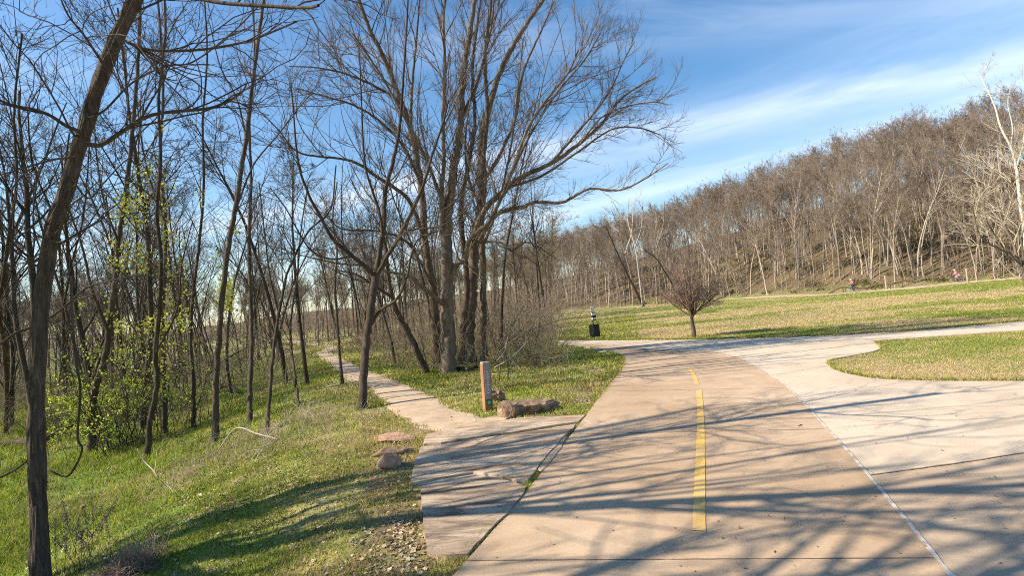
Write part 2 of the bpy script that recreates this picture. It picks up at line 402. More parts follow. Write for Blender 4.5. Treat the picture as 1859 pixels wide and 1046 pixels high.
# the cream bay and the trail that crosses behind it
corner = (1577, 863); jline = [(1859, 822), (2200, 770)]
idx = min(range(len(JT)), key=lambda i: abs(JT[i][1]-863))
cream = JT[idx:]+[(1200, 634), (1120, 627.5), (1060, 624), (1010, 622.5)]+TE+BY+jline[::-1]
pave = slab('paved_junction', poly_pts(cream, ZT-0.004), C_CREAM); tag(pave, kind='structure')
rose = JT[:idx+1]+jline
rw = poly_pts(rose, ZT-0.003); rw = [(1.62, -6, ZT-0.003), (2.02, 0, ZT-0.003)]+rw+[tuple(P(2600, 900, ZT-0.003)), (12, -6, ZT-0.003)]
pave2 = slab('pavement', rw, C_ROSE); tag(pave2, kind='structure')
PAVED = [pw, poly_pts(cream), rw]
def ribbon(name, wpts, width, m, z=None, parent=None, jit=0.0, kind=None, hfun=None, nseg=None, rg=rng):
    """flat strip along world points"""
    p = np.array(wpts, float)
    if nseg: p = crom(p, nseg)
    d = np.gradient(p, axis=0); d[:, 2] = 0; d = nrm(d); nx = np.stack([-d[:, 1], d[:, 0], 0*d[:, 0]], 1)
    w_ = np.broadcast_to(np.asarray(width, float), (len(p),))/2
    a = p+nx*(w_+jit*rg.normal(0, 1, len(p)))[:, None]; b = p-nx*(w_+jit*rg.normal(0, 1, len(p)))[:, None]
    if hfun is not None:
        a[:, 2] = hfun(a[:, 0], a[:, 1]); b[:, 2] = hfun(b[:, 0], b[:, 1])
    v = np.empty((2*len(p), 3)); v[0::2] = a; v[1::2] = b
    i = np.arange(len(p)-1)*2
    g = Geo(); g.add(v, np.stack([i+1, i+3, i+2, i], 1)); o = obj(name, g, m, parent)
    if kind: tag(o, kind=kind)
    return o
jw = [P(x, y, ZT+0.004) for x, y in JT]+[]
ribbon('joint', [(1.6, -5.5, ZT+0.004), (2.0, 0, ZT+0.004)]+jw, 0.030, C_JOINT, parent=path, jit=0.004)
ribbon('joint', [P(x, y, ZT+0.002) for x, y in smooth_px([(1577, 863), (1650, 853), (1760, 838), (1859, 822), (2200, 770)], 12)], 0.016, C_GROOVE, parent=pave2, jit=0.003)
for a_, b_ in (((835, 1018), (1712, 1013)), ((1009, 789), (1503, 779)), ((1097, 711), (1430, 704)), ((1125, 660), (1360, 657)), ((1150, 640), (1320, 641))):
    q = [P(a_[0]*(1-t)+b_[0]*t, a_[1]*(1-t)+b_[1]*t, ZT+0.003) for t in np.linspace(0.01, 0.985, 50)]
    ribbon('joint', q, 0.009, C_GROOVE, parent=path, jit=0.0015)
for a_, b_ in (((1400, 681), (1505, 664)), ((1500, 610), (1600, 619)),):
    q = [P(a_[0]*(1-t)+b_[0]*t, a_[1]*(1-t)+b_[1]*t, ZT+0.003) for t in np.linspace(0.01, 0.985, 50)]
    ribbon('joint', q, 0.01, C_GROOVE, parent=pave, jit=0.002)
# worn yellow centre line
m, t, b = mat('worn_yellow_paint', 0.7)
n = noise(t, 28, 6, 0.75); n2 = noise(t, 3, 4)
worn = ramp(t, mth(t, 'ADD', mth(t, 'MULTIPLY', n, 0.8), mth(t, 'MULTIPLY', n2, 0.35)), [(0.55, (0, 0, 0)), (0.66, (1, 1, 1))])
yel = mixc(t, n2, (0.66, 0.39, 0.06), (0.76, 0.50, 0.12))
t.links.new(mixc(t, worn, yel, (0.58, 0.40, 0.25)), b.inputs['Base Color']); M_YEL = m
yp = [P(x, y, ZT+0.005) for x, y in smooth_px([(1269, 964), (1270, 900), (1271, 840), (1272, 780), (1271, 740), (1269, 708)], 6)]
ribbon('yellow_line', yp, 0.095, M_YEL, jit=0.001, kind='structure')
yp = [P(x, y, ZT+0.005) for x, y in smooth_px([(1266, 698), (1262, 686), (1257, 676), (1250, 667)], 6)]
ribbon('yellow_line', yp, 0.075, M_YEL, jit=0.004, kind='structure')
ribbon('yellow_line', [(0.95, y_, ZT+0.005) for y_ in np.linspace(-3.5, 0.6, 8)], 0.095, M_YEL, jit=0.001, kind='structure')

# ------------------------------------------------------------------ ground sheet
lawn_island = in_poly
def paved_mask(x, y):
    m_ = np.zeros(np.shape(x), bool)
    for p_ in PAVED: m_ |= in_poly(x, y, p_)
    return m_
trail_px = [(900, 772), (830, 770), (775, 752), (738, 725), (700, 702), (660, 686), (628, 668), (608, 655), (592, 645), (588, 640)]
TRW = np.array([P(x, y) for x, y in trail_px])
TRW = np.vstack([TRW, TRW[-1]+(-1.5, 6, 0), TRW[-1]+(-5, 14, 0), TRW[-1]+(-14, 28, 0)])
TRC = crom(TRW, 160)
def dist_line(x, y, line):
    d = np.full(np.shape(x), 1e9)
    for p_ in line: d = np.minimum(d, (x-p_[0])**2+(y-p_[1])**2)
    return np.sqrt(d)
nr, na = 330, 900
rr_ = np.concatenate([[0.0], 0.5*(1400/0.5)**(np.linspace(0, 1, nr))]); aa = np.linspace(0, 2*math.pi, na, endpoint=False)
RR, AA = np.meshgrid(rr_, aa, indexing='ij'); X = RR*np.sin(AA); Y = RR*np.cos(AA)
Z = height(X, Y)
far = np.minimum(RR, 1400)
v = np.stack([X, Y, Z], -1).reshape(-1, 3)
i, j = np.meshgrid(np.arange(nr), np.arange(na), indexing='ij')
q = np.stack([i*na+j, i*na+(j+1) % na, (i+1)*na+(j+1) % na, (i+1)*na+j], -1).reshape(-1, 4)[:, ::-1]
sarr = xe(Y)-X
azv = np.arctan2(X, Y); rbv = np.interp(azv, AZK, RB)
woods = np.clip(sstep(0.5, 4, sarr)+sstep(-1, 3, RR-rbv), 0, 1)               # leaf litter wood floor
dT = dist_line(X, Y, TRC[::2])
dirtedge = ((sarr > -1.2) & (sarr < 0.5) & (RR < 14)).astype(float)
bank = sstep(1.6, 0.2, np.abs(dist_line(X, Y, [P(x, y) for x, y in smooth_px([(1070, 748), (1100, 706), (1130, 676)], 6)])-0.3))
isl = sstep(-3, 6, X-3)*(RR < 16)*(Y > 3)                                     # dry island lawn
colr = np.stack([woods, np.clip(bank+dirtedge*0.9+0.95*sstep(-11, -6, RR-rbv)*(1-sstep(0, 4, RR-rbv))*(Y > 20)*(X > 0), 0, 1), isl, np.ones_like(woods)], -1).reshape(-1, 4)
g = Geo(); g.add(v, q, None, colr)
m, t, b = mat('ground', 0.95)
at = nn(t, 'ShaderNodeAttribute', attribute_name='tint'); sp = nn(t, 'ShaderNodeSeparateColor'); t.links.new(at.outputs['Color'], sp.inputs[0])
big = noise(t, 0.16, 4, 0.65, stretch=(0.6, 1.4, 1)); mid = noise(t, 1.1, 6, 0.7); fine = noise(t, 14, 6, 0.75); vf = noise(t, 70, 3, 0.7)
patch = mth(t, 'ADD', mth(t, 'MULTIPLY', big, 0.55), mth(t, 'ADD', mth(t, 'MULTIPLY', mid, 0.3), mth(t, 'MULTIPLY', fine, 0.15)))
patch = mth(t, 'ADD', patch, mth(t, 'MULTIPLY', sp.outputs[2], 0.075))
lawn = ramp(t, patch, [(0.38, (0.13, 0.18, 0.035)), (0.45, (0.24, 0.27, 0.065)), (0.50, (0.38, 0.34, 0.12)), (0.57, (0.50, 0.40, 0.19))])
lawn = mixc(t, mth(t, 'MULTIPLY', ramp(t, fine, [(0.45, (0, 0, 0)), (0.65, (1, 1, 1))]), 0.35), lawn, (0.45, 0.36, 0.15))
lawn = mixc(t, mth(t, 'MULTIPLY', ramp(t, vf, [(0.45, (0, 0, 0)), (0.62, (1, 1, 1))]), 0.3), lawn, (0.10, 0.14, 0.03))
wn = mth(t, 'ADD', mth(t, 'MULTIPLY', mid, 0.5), mth(t, 'MULTIPLY', noise(t, 0.3, 3), 0.5))
wood = ramp(t, wn, [(0.44, (0.14, 0.23, 0.03)), (0.50, (0.22, 0.25, 0.05)), (0.56, (0.24, 0.18, 0.09)), (0.70, (0.16, 0.11, 0.07))])
wood = mixc(t, ramp(t, fine, [(0.54, (0, 0, 0)), (0.62, (1, 1, 1))]), wood, (0.25, 0.18, 0.11))
hill_l = mixc(t, fine, (0.07, 0.045, 0.028), (0.27, 0.175, 0.105)); hill_l = mixc(t, mth(t, 'MULTIPLY', mid, 0.4), hill_l, (0.15, 0.17, 0.05))
geo_ = nn(t, 'ShaderNodeNewGeometry'); sx = nn(t, 'ShaderNodeSeparateXYZ'); t.links.new(geo_.outputs['Position'], sx.inputs[0])
ishill = ramp(t, mth(t, 'MULTIPLY', mth(t, 'SUBTRACT', sx.outputs[2], 0.6), 0.7, True), [(0.0, (0, 0, 0)), (0.5, (1, 1, 1))])
wood = mixc(t, ishill, wood, hill_l)
col = mixc(t, sp.outputs[0], lawn, wood)
dirt = mixc(t, fine, (0.20, 0.13, 0.075), (0.44, 0.31, 0.185))
dm = mth(t, 'MULTIPLY', sp.outputs[1], ramp(t, mth(t, 'ADD', mth(t, 'MULTIPLY', mid, 0.6), mth(t, 'MULTIPLY', fine, 0.4)), [(0.42, (0, 0, 0)), (0.52, (1, 1, 1))]))
col = mixc(t, dm, col, dirt)
t.links.new(col, b.inputs['Base Color']); bump(t, b, mth(t, 'ADD', fine, mth(t, 'MULTIPLY', vf, 0.5)), 0.8, 0.05)
ground = obj('ground', g.mesh('ground', color=True), m); tag(ground, kind='structure')

# the narrow dirt trail into the wood
m, t, b = mat('packed_dirt', 0.95)
n = noise(t, 2.5, 5); f_ = noise(t, 60, 4, 0.75)
col = ramp(t, n, [(0.35, (0.44, 0.315, 0.20)), (0.6, (0.62, 0.48, 0.325))]); col = mixc(t, mth(t, 'MULTIPLY', f_, 0.5), col, (0.30, 0.21, 0.14))
t.links.new(col, b.inputs['Base Color']); bump(t, b, mth(t, 'ADD', f_, n), 0.5, 0.015); M_DIRT = m
tl = crom(TRW, 420)
ts = np.linspace(0, 1, 420)
wid = 1.05+0.10*np.sin(ts*60)+1.1*np.exp(-(ts*30)**2)
def trail_ribbon(name, line, wid, m_, lift, cols=9):
    p = np.array(line); d = np.gradient(p, axis=0); d[:, 2] = 0; d = nrm(d); nx = np.stack([-d[:, 1], d[:, 0], 0*d[:, 0]], 1)
    w_ = np.broadcast_to(wid, (len(p),)); u = np.linspace(-1, 1, cols)
    jl = (fbm(np.arange(len(p))*0.07, 0*w_, 41, 3)-0.44)*0.35; jr = (fbm(np.arange(len(p))*0.07, 0*w_+9, 42, 3)-0.44)*0.35
    off = np.where(u[None] < 0, u[None]*(1+jl[:, None]), u[None]*(1+jr[:, None]))*w_[:, None]/2
    v_ = p[:, None]+nx[:, None]*off[..., None]
    v_[..., 2] = height(v_[..., 0], v_[..., 1])+lift-0.02*np.abs(u)[None]**4
    a_, b_ = np.meshgrid(np.arange(len(p)-1), np.arange(cols-1), indexing='ij'); k0 = (a_*cols+b_)
    q_ = np.stack([k0, k0+cols, k0+cols+1, k0+1], -1).reshape(-1, 4)
    gg = Geo(); gg.add(v_.reshape(-1, 3), q_[:, ::-1]); return tag(obj(name, gg, m_), kind='structure')
trail_ribbon('dirt_trail', tl, wid, M_DIRT, 0.022)
M_DIRT2 = simple('pale_dirt', (0.50, 0.38, 0.24), (0.66, 0.53, 0.36), 0.8, bmp=0.2)
def fld(az_px, r):
    a = pxang(az_px); x, y = r*math.sin(a), r*math.cos(a); return [x, y, 0]
ft = crom(np.array([fld(700, 96), fld(960, 92), fld(1080, 86), fld(1160, 83), (fld(1250, 79)), fld(1350, 74), fld(1450, 69), fld(1560, 65), fld(1700, 65), fld(1859, 68), fld(2100, 72)]), 300)
trail_ribbon('dirt_trail', ft, 2.8+1.2*np.abs(np.sin(np.arange(300)*0.05)), M_DIRT2, 0.05, 5)
ft2 = crom(np.array([fld(1600, 67.5), fld(1660, 68.5), fld(1733, 72), fld(1800, 73), fld(1859, 74), fld(2000, 76)]), 120)
trail_ribbon('dirt_trail', ft2, 1.9, M_DIRT2, 0.05, 5)

# ------------------------------------------------------------------ flagstones
def flag_mat(name, c1, c2, c3):
    m, t, b = mat(name, 0.85)
    n = noise(t, 1.6, 6, 0.65, stretch=(0.5, 2.2, 1), dist=1.2); f_ = noise(t, 40, 5, 0.75); lay = noise(t, 0.9, 3, 0.5, stretch=(0.5, 1.8, 1), dist=2.5)
    col = ramp(t, n, [(0.36, c1), (0.46, c2), (0.60, c3)])
    col = mixc(t, mth(t, 'MULTIPLY', f_, 0.35), col, c1)
    steps = mth(t, 'SNAP', lay, 0.055)
    fr = mth(t, 'ABSOLUTE', mth(t, 'SUBTRACT', mth(t, 'FRACT', mth(t, 'MULTIPLY', lay, 9.0)), 0.5))
    col = mixc(t, ramp(t, fr, [(0.0, (0.75, 0.75, 0.75)), (0.06, (0, 0, 0))]), col, (0.10, 0.075, 0.055))
    t.links.new(col, b.inputs['Base Color'])
    bump(t, b, mth(t, 'ADD', mth(t, 'MULTIPLY', steps, 6.0), mth(t, 'ADD', mth(t, 'MULTIPLY', f_, 0.35), n)), 0.7, 0.02); return m
F_TAN = flag_mat('tan_flagstone', (0.20, 0.13, 0.08), (0.46, 0.33, 0.215), (0.64, 0.51, 0.36))
F_GREY = flag_mat('grey_flagstone', (0.16, 0.11, 0.075), (0.37, 0.275, 0.19), (0.56, 0.44, 0.31))
def flagstone(px, m, label, top, seed):
    r_ = np.random.default_rng(seed); p = np.array(px, float)
    w_ = np.array([P(x, y, top) for x, y in np.vstack([p, p[:1]])])
    out_ = []
    for a, b in zip(w_[:-1], w_[1:]):
        n_ = max(3, int(np.linalg.norm(b-a)/0.05)); d = nrm(b-a); nx = np.array([-d[1], d[0], 0])
        for k in range(n_):
            t_ = k/n_; wob = (vnoise(t_*n_*0.22+seed*7, a[0]*5, seed)-0.5)*0.025+(vnoise(t_*n_*0.8, a[0]*9, seed+1)-0.5)*0.008
            out_.append(tuple(a+(b-a)*t_+nx*wob*min(1, 4*t_*(1-t_)+0.2)))
    o = slab('flagstone', out_, m, thick=0.16)
    bv = o.modifiers.new('bevel', 'BEVEL'); bv.width = 0.012; bv.segments = 2; bv.limit_method = 'ANGLE'; bv.angle_limit = R(50)
    tag(o, label, 'flagstone', 'flagstones between the concrete path and the dirt trail')
flagstone([(763, 880), (800, 870), (858, 862), (905, 868), (955, 883), (951, 894), (925, 926), (893, 958), (868, 984), (848, 1006), (810, 1008), (774, 1003), (768, 950)], F_GREY, 'lowest greyish flagstone, nearest to the camera beside the concrete path', 0.045, 1)
flagstone([(745, 877), (752, 842), (764, 812), (800, 808), (860, 797), (930, 788), (1000, 777), (1046, 770), (1016, 800), (990, 830), (958, 872), (940, 873), (900, 862), (858, 857), (800, 866)], F_TAN, 'large tan middle flagstone with a crooked left edge', 0.05, 2)
flagstone([(768, 805), (775, 788), (830, 776), (890, 766), (950, 758), (1064, 753), (1050, 765), (1000, 772), (930, 784), (860, 793), (800, 803)], F_TAN, 'long thin far flagstone just in front of the brown boulder', 0.043, 3)
flagstone([(1030, 793), (1020, 812), (1000, 838), (982, 856), (975, 851), (990, 831), (1004, 812), (1019, 795)], F_GREY, 'narrow broken sliver of stone wedged along the concrete edge', 0.04, 4)

# ------------------------------------------------------------------ rocks
from mathutils import noise as mn
import bmesh
def rock_mat(name, c1, c2, c3):
    m, t, b = mat(name, 0.9); n = noise(t, 6, 6, 0.7, dist=0.5); f_ = noise(t, 40, 4, 0.7)
    col = ramp(t, n, [(0.35, c1), (0.5, c2), (0.65, c3)]); t.links.new(mixc(t, mth(t, 'MULTIPLY', f_, 0.3), col, c1), b.inputs['Base Color'])
    bump(t, b, mth(t, 'ADD', n, mth(t, 'MULTIPLY', f_, 0.4)), 0.7, 0.03); return m
R_BROWN = rock_mat('brown_rock', (0.10, 0.06, 0.038), (0.25, 0.165, 0.105), (0.44, 0.33, 0.23))
R_RED = rock_mat('reddish_rock', (0.34, 0.18, 0.115), (0.50, 0.295, 0.19), (0.58, 0.39, 0.27))
R_PALE = rock_mat('pale_rock', (0.40, 0.34, 0.27), (0.56, 0.49, 0.40), (0.68, 0.62, 0.54))
def rock_geo(name, size, seed, cuts=7, rough=0.16, sub=4):
    bm = bmesh.new(); bmesh.ops.create_icosphere(bm, subdivisions=sub, radius=1); r_ = random.Random(seed)
    pl = [(Vector((r_.gauss(0, 1), r_.gauss(0, 1), r_.gauss(0, 0.8))).normalized(), r_.uniform(0.55, 0.85)) for _ in range(cuts)]
    pl.append((Vector((r_.gauss(0, .1), r_.gauss(0, .1), 1)).normalized(), 0.6))
    for v_ in bm.verts:
        for n_, d_ in pl:
            k = v_.co.dot(n_)-d_
            if k > 0: v_.co -= n_*k*0.92
        q_ = v_.co*1.6+Vector((seed*3.1, 0, 0))
        v_.co *= 1+rough*mn.fractal(q_, 1.0, 2.0, 4)
        v_.co = Vector((v_.co.x*size[0], v_.co.y*size[1], v_.co.z*size[2]))
    me = bpy.data.meshes.new(name); bm.to_mesh(me); bm.free()
    me.polygons.foreach_set('use_smooth', [False]*len(me.polygons))
    return me
def rock(px, size, rz, m, label, group=None, seed=1, sink=0.3, name='rock', tilt=(0, 0), cat='rock', cuts=7, rough=0.16):
    p = G(*px); o = obj(name, rock_geo(name, size, seed, cuts, rough), m, loc=(p[0], p[1], p[2]+size[2]*(0.6-sink)))
    o.rotation_euler = (tilt[0], tilt[1], rz); tag(o, label, cat, group); return o
rock((962, 750), (0.50, 0.30, 0.19), R(8), R_BROWN, 'long low brown boulder lying right of the trail marker post', seed=6, sink=0.3, name='boulder', cat='boulder', rough=0.3, cuts=5)
rock((925, 757), (0.22, 0.2, 0.25), R(40), R_BROWN, 'blocky tan end stone leaning on the left of the long boulder', seed=5, sink=0.2, name='boulder', cat='boulder')
rock((903, 732), (0.14, 0.14, 0.22), R(10), R_BROWN, 'dark upright craggy stone just behind the trail marker post', seed=8, sink=0.1, name='boulder', cat='boulder', rough=0.4)
rock((716, 800), (0.33, 0.21, 0.09), R(5), R_RED, 'flat pinkish rock slab, the upper one left of the flagstones', seed=12, sink=0.2, rough=0.1)
rock((712, 826), (0.26, 0.13, 0.08), R(15), R_BROWN, 'flat brown rock slab under the pinkish one beside the trail', seed=14, sink=0.2, rough=0.12)
rock((708, 848), (0.16, 0.13, 0.13), R(60), R_RED, 'squarish orange rock, lowest of the three left of the flagstones', seed=17, sink=0.15, tilt=(R(20), R(15)))
vr = [((1097, 641), 0.13, 'white kerb rock at the inside of the path bend'), ((1083, 637), 0.12, 'pale rock second from the bend tip on the grass edge'), ((1066, 634), 0.14, 'pale flat rock midway along the far grass edge'), ((1050, 631), 0.11, 'small pale rock on the far grass edge before the last one'), ((1037, 630), 0.12, 'leftmost pale rock on the far grass edge')]
for k, (p_, s_, lb) in enumerate(vr):
    rock(p_, (s_*1.5, s_, s_*0.6), k, R_PALE, lb, 'pale rocks along the grass edge at the path bend', seed=20+k)

# ------------------------------------------------------------------ trees
def limb_pts(pxs, d0, d1, n):
    c_ = crom(np.array(pxs, float), n); dd = np.linspace(d0, d1, n)
    return np.array([D(x, y, d) for (x, y), d in zip(c_, dd)])
CNT = [0]
def hero(name, cat, label, limbs, mb, mt, dens=(3.2, 5, 4), lens=(1.6, 0.55, 0.5), seed=1, group=None, tip=0.0011, up=0.05, kk=9, ridge=0.0, ring=0.12, base_flare=0.35, amax=0.85, wig=0.075, l1r=0.55, twigmin=0.0):
    """limbs: (pixels, depth0, depth1, width_px0, width_px1, child density)"""
    rg = np.random.default_rng(seed); tr = Geo(); cr = Geo(); roots = []; base = None
    for k, lb in enumerate(limbs):
        pxs, d0, d1, w0, w1 = lb[:5]; dn = lb[5] if len(lb) > 5 else 1.0
        if base is None:
            base = G(*pxs[0]); d0 = proj(base)[2] if d0 is None else d0
            if d1 is None: d1 = d0
        pts0 = limb_pts(pxs, d0, d1, 40)
        ln = np.sum(np.linalg.norm(np.diff(pts0, axis=0), axis=1)); n = max(8, int(ln/ring)); pts = limb_pts(pxs, d0, d1, n)
        s_ = np.linspace(0, 1, n); dd = np.linspace(d0, d1, n)
        cpx = crom(np.array(pxs, float), n)[:, 0]; rad = 0.5*(w0*(1-s_)+w1*s_)*dd/F*np.cos(np.arctan((cpx-929.5)/F))
        if k == 0:
            h = np.cumsum(np.linalg.norm(np.diff(pts, axis=0, prepend=pts[:1]), axis=1)); rad = rad*(1+base_flare*np.exp(-h/0.18))
            pts = np.vstack([pts[0]-[0, 0, 0.25], pts]); rad = np.concatenate([[rad[0]*1.15], rad]); n += 1; s_ = np.linspace(0, 1, n)
        
        if not ridge: pts[2:-1] += rg.normal(0, 0.06, (n-3, 3))*rad[2:-1, None]*2
        tubes(tr, pts, rad, (60 if ridge else kk) if rad.max() > 0.06 else 7, ridge if rad.max() > 0.04 else 0)
        if dn > 0: roots.append((pts, rad, ln, dn, k))
    for pts, rad, ln, dn, k in roots:
        pp, rr = pts[None], rad[None]
        st, dr, l_, r_ = spawn(pp, rr, dens[0]*ln*dn, 0.32 if k == 0 else 0.12, 0.45, amax, 0.3, rg, l1r)
        if not len(st): continue
        l_ = lens[0]*rg.uniform(0.5, 1.35, len(st)); r_ = np.minimum(r_, 0.0072*l_+0.0015)
        p1, q1 = grow(st, dr, l_, r_, r_*0.3+tip, 8, wig, up, rg); tubes(cr, p1, q1, 5)
        st, dr, l_, r_ = spawn(p1, q1, dens[1], 0.15, 0.4, 0.95, lens[1], rg, 0.7)
        p2, q2 = grow(st, dr, l_, r_, r_*0.3+tip, 6, wig, up*1.2, rg); tubes(cr, p2, q2, 4)
        st, dr, l_, r_ = spawn(p2, q2, dens[2], 0.1, 0.4, 0.95, lens[2], rg, 0.7)
        r_ = np.maximum(r_, tip*1.2)
        p3, q3 = grow(st, dr, l_, r_, r_*0.3+tip*0.8, 4, wig, up*1.2, rg); tubes(cr, p3, q3, 3)
    e = empty(name, base); tag(e, label, cat, group)
    for nm, gg, m_ in (('trunk', tr, mb), ('crown', cr, mt)):
        if gg.n:
            gg.v = [v_-base for v_ in gg.v]; obj(nm, gg, m_, e)
    return e

hero('leaning_tree', 'tree', 'thick furrowed trunk in the left foreground, leaning right as it rises out of frame', [
    ([(76, 1060), (70, 960), (68, 860), (67, 760), (70, 650), (77, 540), (94, 430), (118, 350), (150, 250), (176, 160), (212, 70), (255, -20), (300, -110), (350, -220)], None, 6.6, 35, 24, 0.45),
    ([(158, 262), (185, 262), (220, 240), (262, 214), (300, 204), (380, 196), (420, 180), (440, 165), (447, 153)], 6.1, 6.8, 11, 3.0, 1.0),
    ([(148, 240), (120, 228), (92, 210), (60, 198), (20, 190), (-30, 168), (-90, 140)], 6.1, 5.4, 9, 5, 1.2),
    ([(206, 80), (225, 74), (260, 88), (310, 92), (380, 88), (450, 74), (500, 55), (540, 38)], 6.3, 7.4, 8, 3.0, 1.1),
    ([(137, 285), (95, 290), (60, 300), (20, 312), (-40, 330)], 6.1, 5.4, 6, 3, 1.0),
    ([(255, -20), (300, -18), (350, -6), (400, 4), (460, 9), (520, 12), (560, 13), (578, 9)], 6.6, 5.6, 9, 6.0, 0.6),
    ([(160, 215), (190, 200), (240, 150), (300, 120), (350, 112), (420, 60), (470, 10)], 6.1, 7.6, 5, 2.5, 1.2),
    ([(128, 320), (160, 360), (190, 330), (230, 290), (270, 275), (310, 320)], 6.1, 6.6, 4, 1.8, 0.9),
    ([(190, 120), (150, 60), (120, 20), (90, -60)], 6.2, 5.0, 6, 3, 1.4),
    ([(105, 395), (130, 398), (143, 394)], 6.1, 6.2, 6, 2.5, 0.0),
    ([(94, 432), (70, 430), (50, 420), (30, 436), (34, 446)], 6.0, 5.9, 5, 2.0, 0.2),
    ([(100, 440), (112, 440), (120, 446)], 6.0, 5.8, 4, 2.0, 0.0),
], B_FORE, T_DARK, dens=(3.6, 5, 3.5), lens=(1.5, 0.5, 0.5), seed=21, kk=10, ridge=0.45, ring=0.03, wig=0.16, up=0.02)

hero('forked_tree', 'tree', 'slim dark tree forking low beside the dirt trail, left of the big clump', [
    ([(657, 744), (660, 690), (664, 630), (672, 570), (681, 500)], None, 12.4, 16, 14, 0.0),
    ([(680, 503), (665, 486), (640, 465), (605, 435), (580, 390), (560, 352), (545, 310), (538, 270), (534, 220), (528, 150)], 12.4, 11.0, 9, 2.5, 1.1),
    ([(681, 505), (690, 455), (697, 400), (699, 350), (712, 300), (722, 250), (728, 200), (733, 130), (738, 50), (742, -30)], 12.4, 13.2, 11, 2.5, 1.0),
    ([(695, 430), (690, 390), (674, 340), (663, 300), (658, 230), (655, 150), (650, 60)], 12.5, 12.0, 6, 2, 1.0),
    ([(684, 500), (712, 450), (740, 400), (765, 345), (788, 270), (803, 228), (815, 180)], 12.4, 11.6, 9, 2.5, 1.0),
    ([(664, 605), (690, 565), (718, 545), (738, 505), (755, 440), (790, 420)], 12.3, 11.6, 7, 2.5, 0.8),
    ([(640, 465), (600, 470), (560, 450), (520, 380), (490, 340)], 12.1, 10.6, 4, 2.0, 1.0),
    ([(712, 450), (740, 420), (800, 410), (850, 380)], 12.2, 11.0, 4, 2.0, 1.0),
], B_WOOD, T_DARK, dens=(2.0, 5, 4), lens=(1.7, 0.5, 0.5), seed=31, up=0.06)

DC = proj(G(815, 678))[2]
hero('big_maple', 'tree', 'tallest pale-barked tree in the middle of the clump, straight trunk behind the marker post', [
    ([(815, 678), (814, 600), (812, 523), (811, 450), (812, 400), (818, 350), (826, 290), (835, 225), (842, 125), (856, 40), (870, -60)], None, 17.0, 27, 7, 0.8),
    ([(815, 470), (803, 420), (802, 350), (806, 290), (804, 220), (808, 130), (805, 40), (812, -40)], 16.9, 16, 10, 4, 1.0),
    ([(815, 400), (790, 330), (765, 270), (735, 215), (700, 150), (668, 100), (640, 60)], 16.9, 15, 7, 3, 1.0),
    ([(836, 220), (862, 160), (880, 100), (893, 40), (900, -40)], 17.0, 17.5, 7, 3, 1.0),
    ([(812, 520), (830, 480), (845, 470), (850, 440), (868, 420), (892, 395), (930, 310), (955, 240), (985, 190), (1031, 132), (1050, 90)], 16.9, 15.2, 11, 3, 1.1),
    ([(814, 560), (790, 540), (765, 520), (740, 500), (700, 492), (670, 470)], 16.9, 15.0, 10, 3, 0.7),
], B_LIGHT, T_MID, dens=(3.0, 5.5, 5), lens=(2.3, 0.55, 0.5), seed=41, kk=12, up=0.07)
hero('big_maple', 'tree', 'tree right in the clump whose long limbs sweep out over the path bend', [
    ([(852, 658), (850, 600), (856, 540), (860, 480), (864, 425), (873, 380), (876, 330), (874, 260), (888, 195), (912, 120), (945, 60), (985, 0), (1020, -60)], None, 17.8, 24, 5, 0.9),
    ([(862, 428), (878, 385), (915, 345), (950, 320), (1000, 297), (1050, 262), (1092, 225), (1120, 187), (1150, 162), (1190, 140)], 17.9, 15.0, 12, 2.4, 1.4),
    ([(868, 440), (895, 395), (925, 380), (950, 376), (970, 367), (1020, 367), (1050, 352), (1075, 342), (1125, 345), (1170, 325), (1213, 296)], 17.9, 14.6, 9, 2.0, 1.4),
    ([(1000, 297), (1040, 250), (1078, 205), (1110, 160), (1132, 110), (1152, 75)], 16.8, 15.2, 5, 1.8, 1.6),
    ([(925, 340), (985, 318), (1050, 275), (1110, 235), (1160, 232), (1200, 245)], 17.6, 16, 5, 2.0, 1.4),
    ([(877, 330), (905, 285), (935, 215), (950, 130), (985, 50), (1010, -10)], 18.0, 19, 7, 2.5, 1.2),
    ([(1050, 265), (1090, 215), (1130, 195), (1185, 185), (1215, 190)], 16.2, 15.0, 3, 1.6, 1.6),
    ([(915, 345), (960, 250), (1010, 170), (1060, 110), (1090, 60)], 17.6, 17, 5, 2.0, 1.4),
    ([(862, 440), (905, 440), (930, 455), (960, 440), (1010, 470)], 17.8, 16.5, 5, 2.0, 0.8),
], B_LIGHT, T_MID, dens=(4.0, 5, 5), lens=(1.05, 0.65, 0.5), seed=42, kk=12, up=0.06)
hero('big_maple', 'tree', 'dark trunk at the left of the clump, leaning left with a long arching lower limb', [
    ([(798, 662), (790, 600), (786, 523), (773, 450), (766, 350), (747, 240), (722, 170), (697, 105), (672, 55), (652, 0), (630, -60)], None, 18.0, 17, 5, 0.9),
    ([(772, 440), (745, 368), (715, 340), (680, 318), (655, 300), (625, 289), (580, 284), (538, 274), (505, 235), (470, 200)], 18.5, 15.0, 8, 2.0, 1.0),
    ([(750, 250), (725, 186), (680, 156), (640, 138), (615, 130), (570, 122), (525, 120)], 18.3, 15.5, 6, 2.0, 1.1),
    ([(766, 340), (735, 270), (690, 220), (640, 190), (590, 175), (540, 160)], 18.4, 16.0, 6, 2.0, 1.1),
    ([(745, 240), (748, 160), (755, 80), (762, 0), (770, -60)], 18.0, 17.5, 6, 2.5, 1.0),
    ([(786, 520), (765, 480), (740, 440), (690, 420), (620, 415), (590, 385)], 18.6, 16.5, 6, 2.0, 0.9),
], B_MID, T_MID, dens=(2.8, 5.5, 5), lens=(2.2, 0.55, 0.5), seed=43, kk=12, up=0.07)
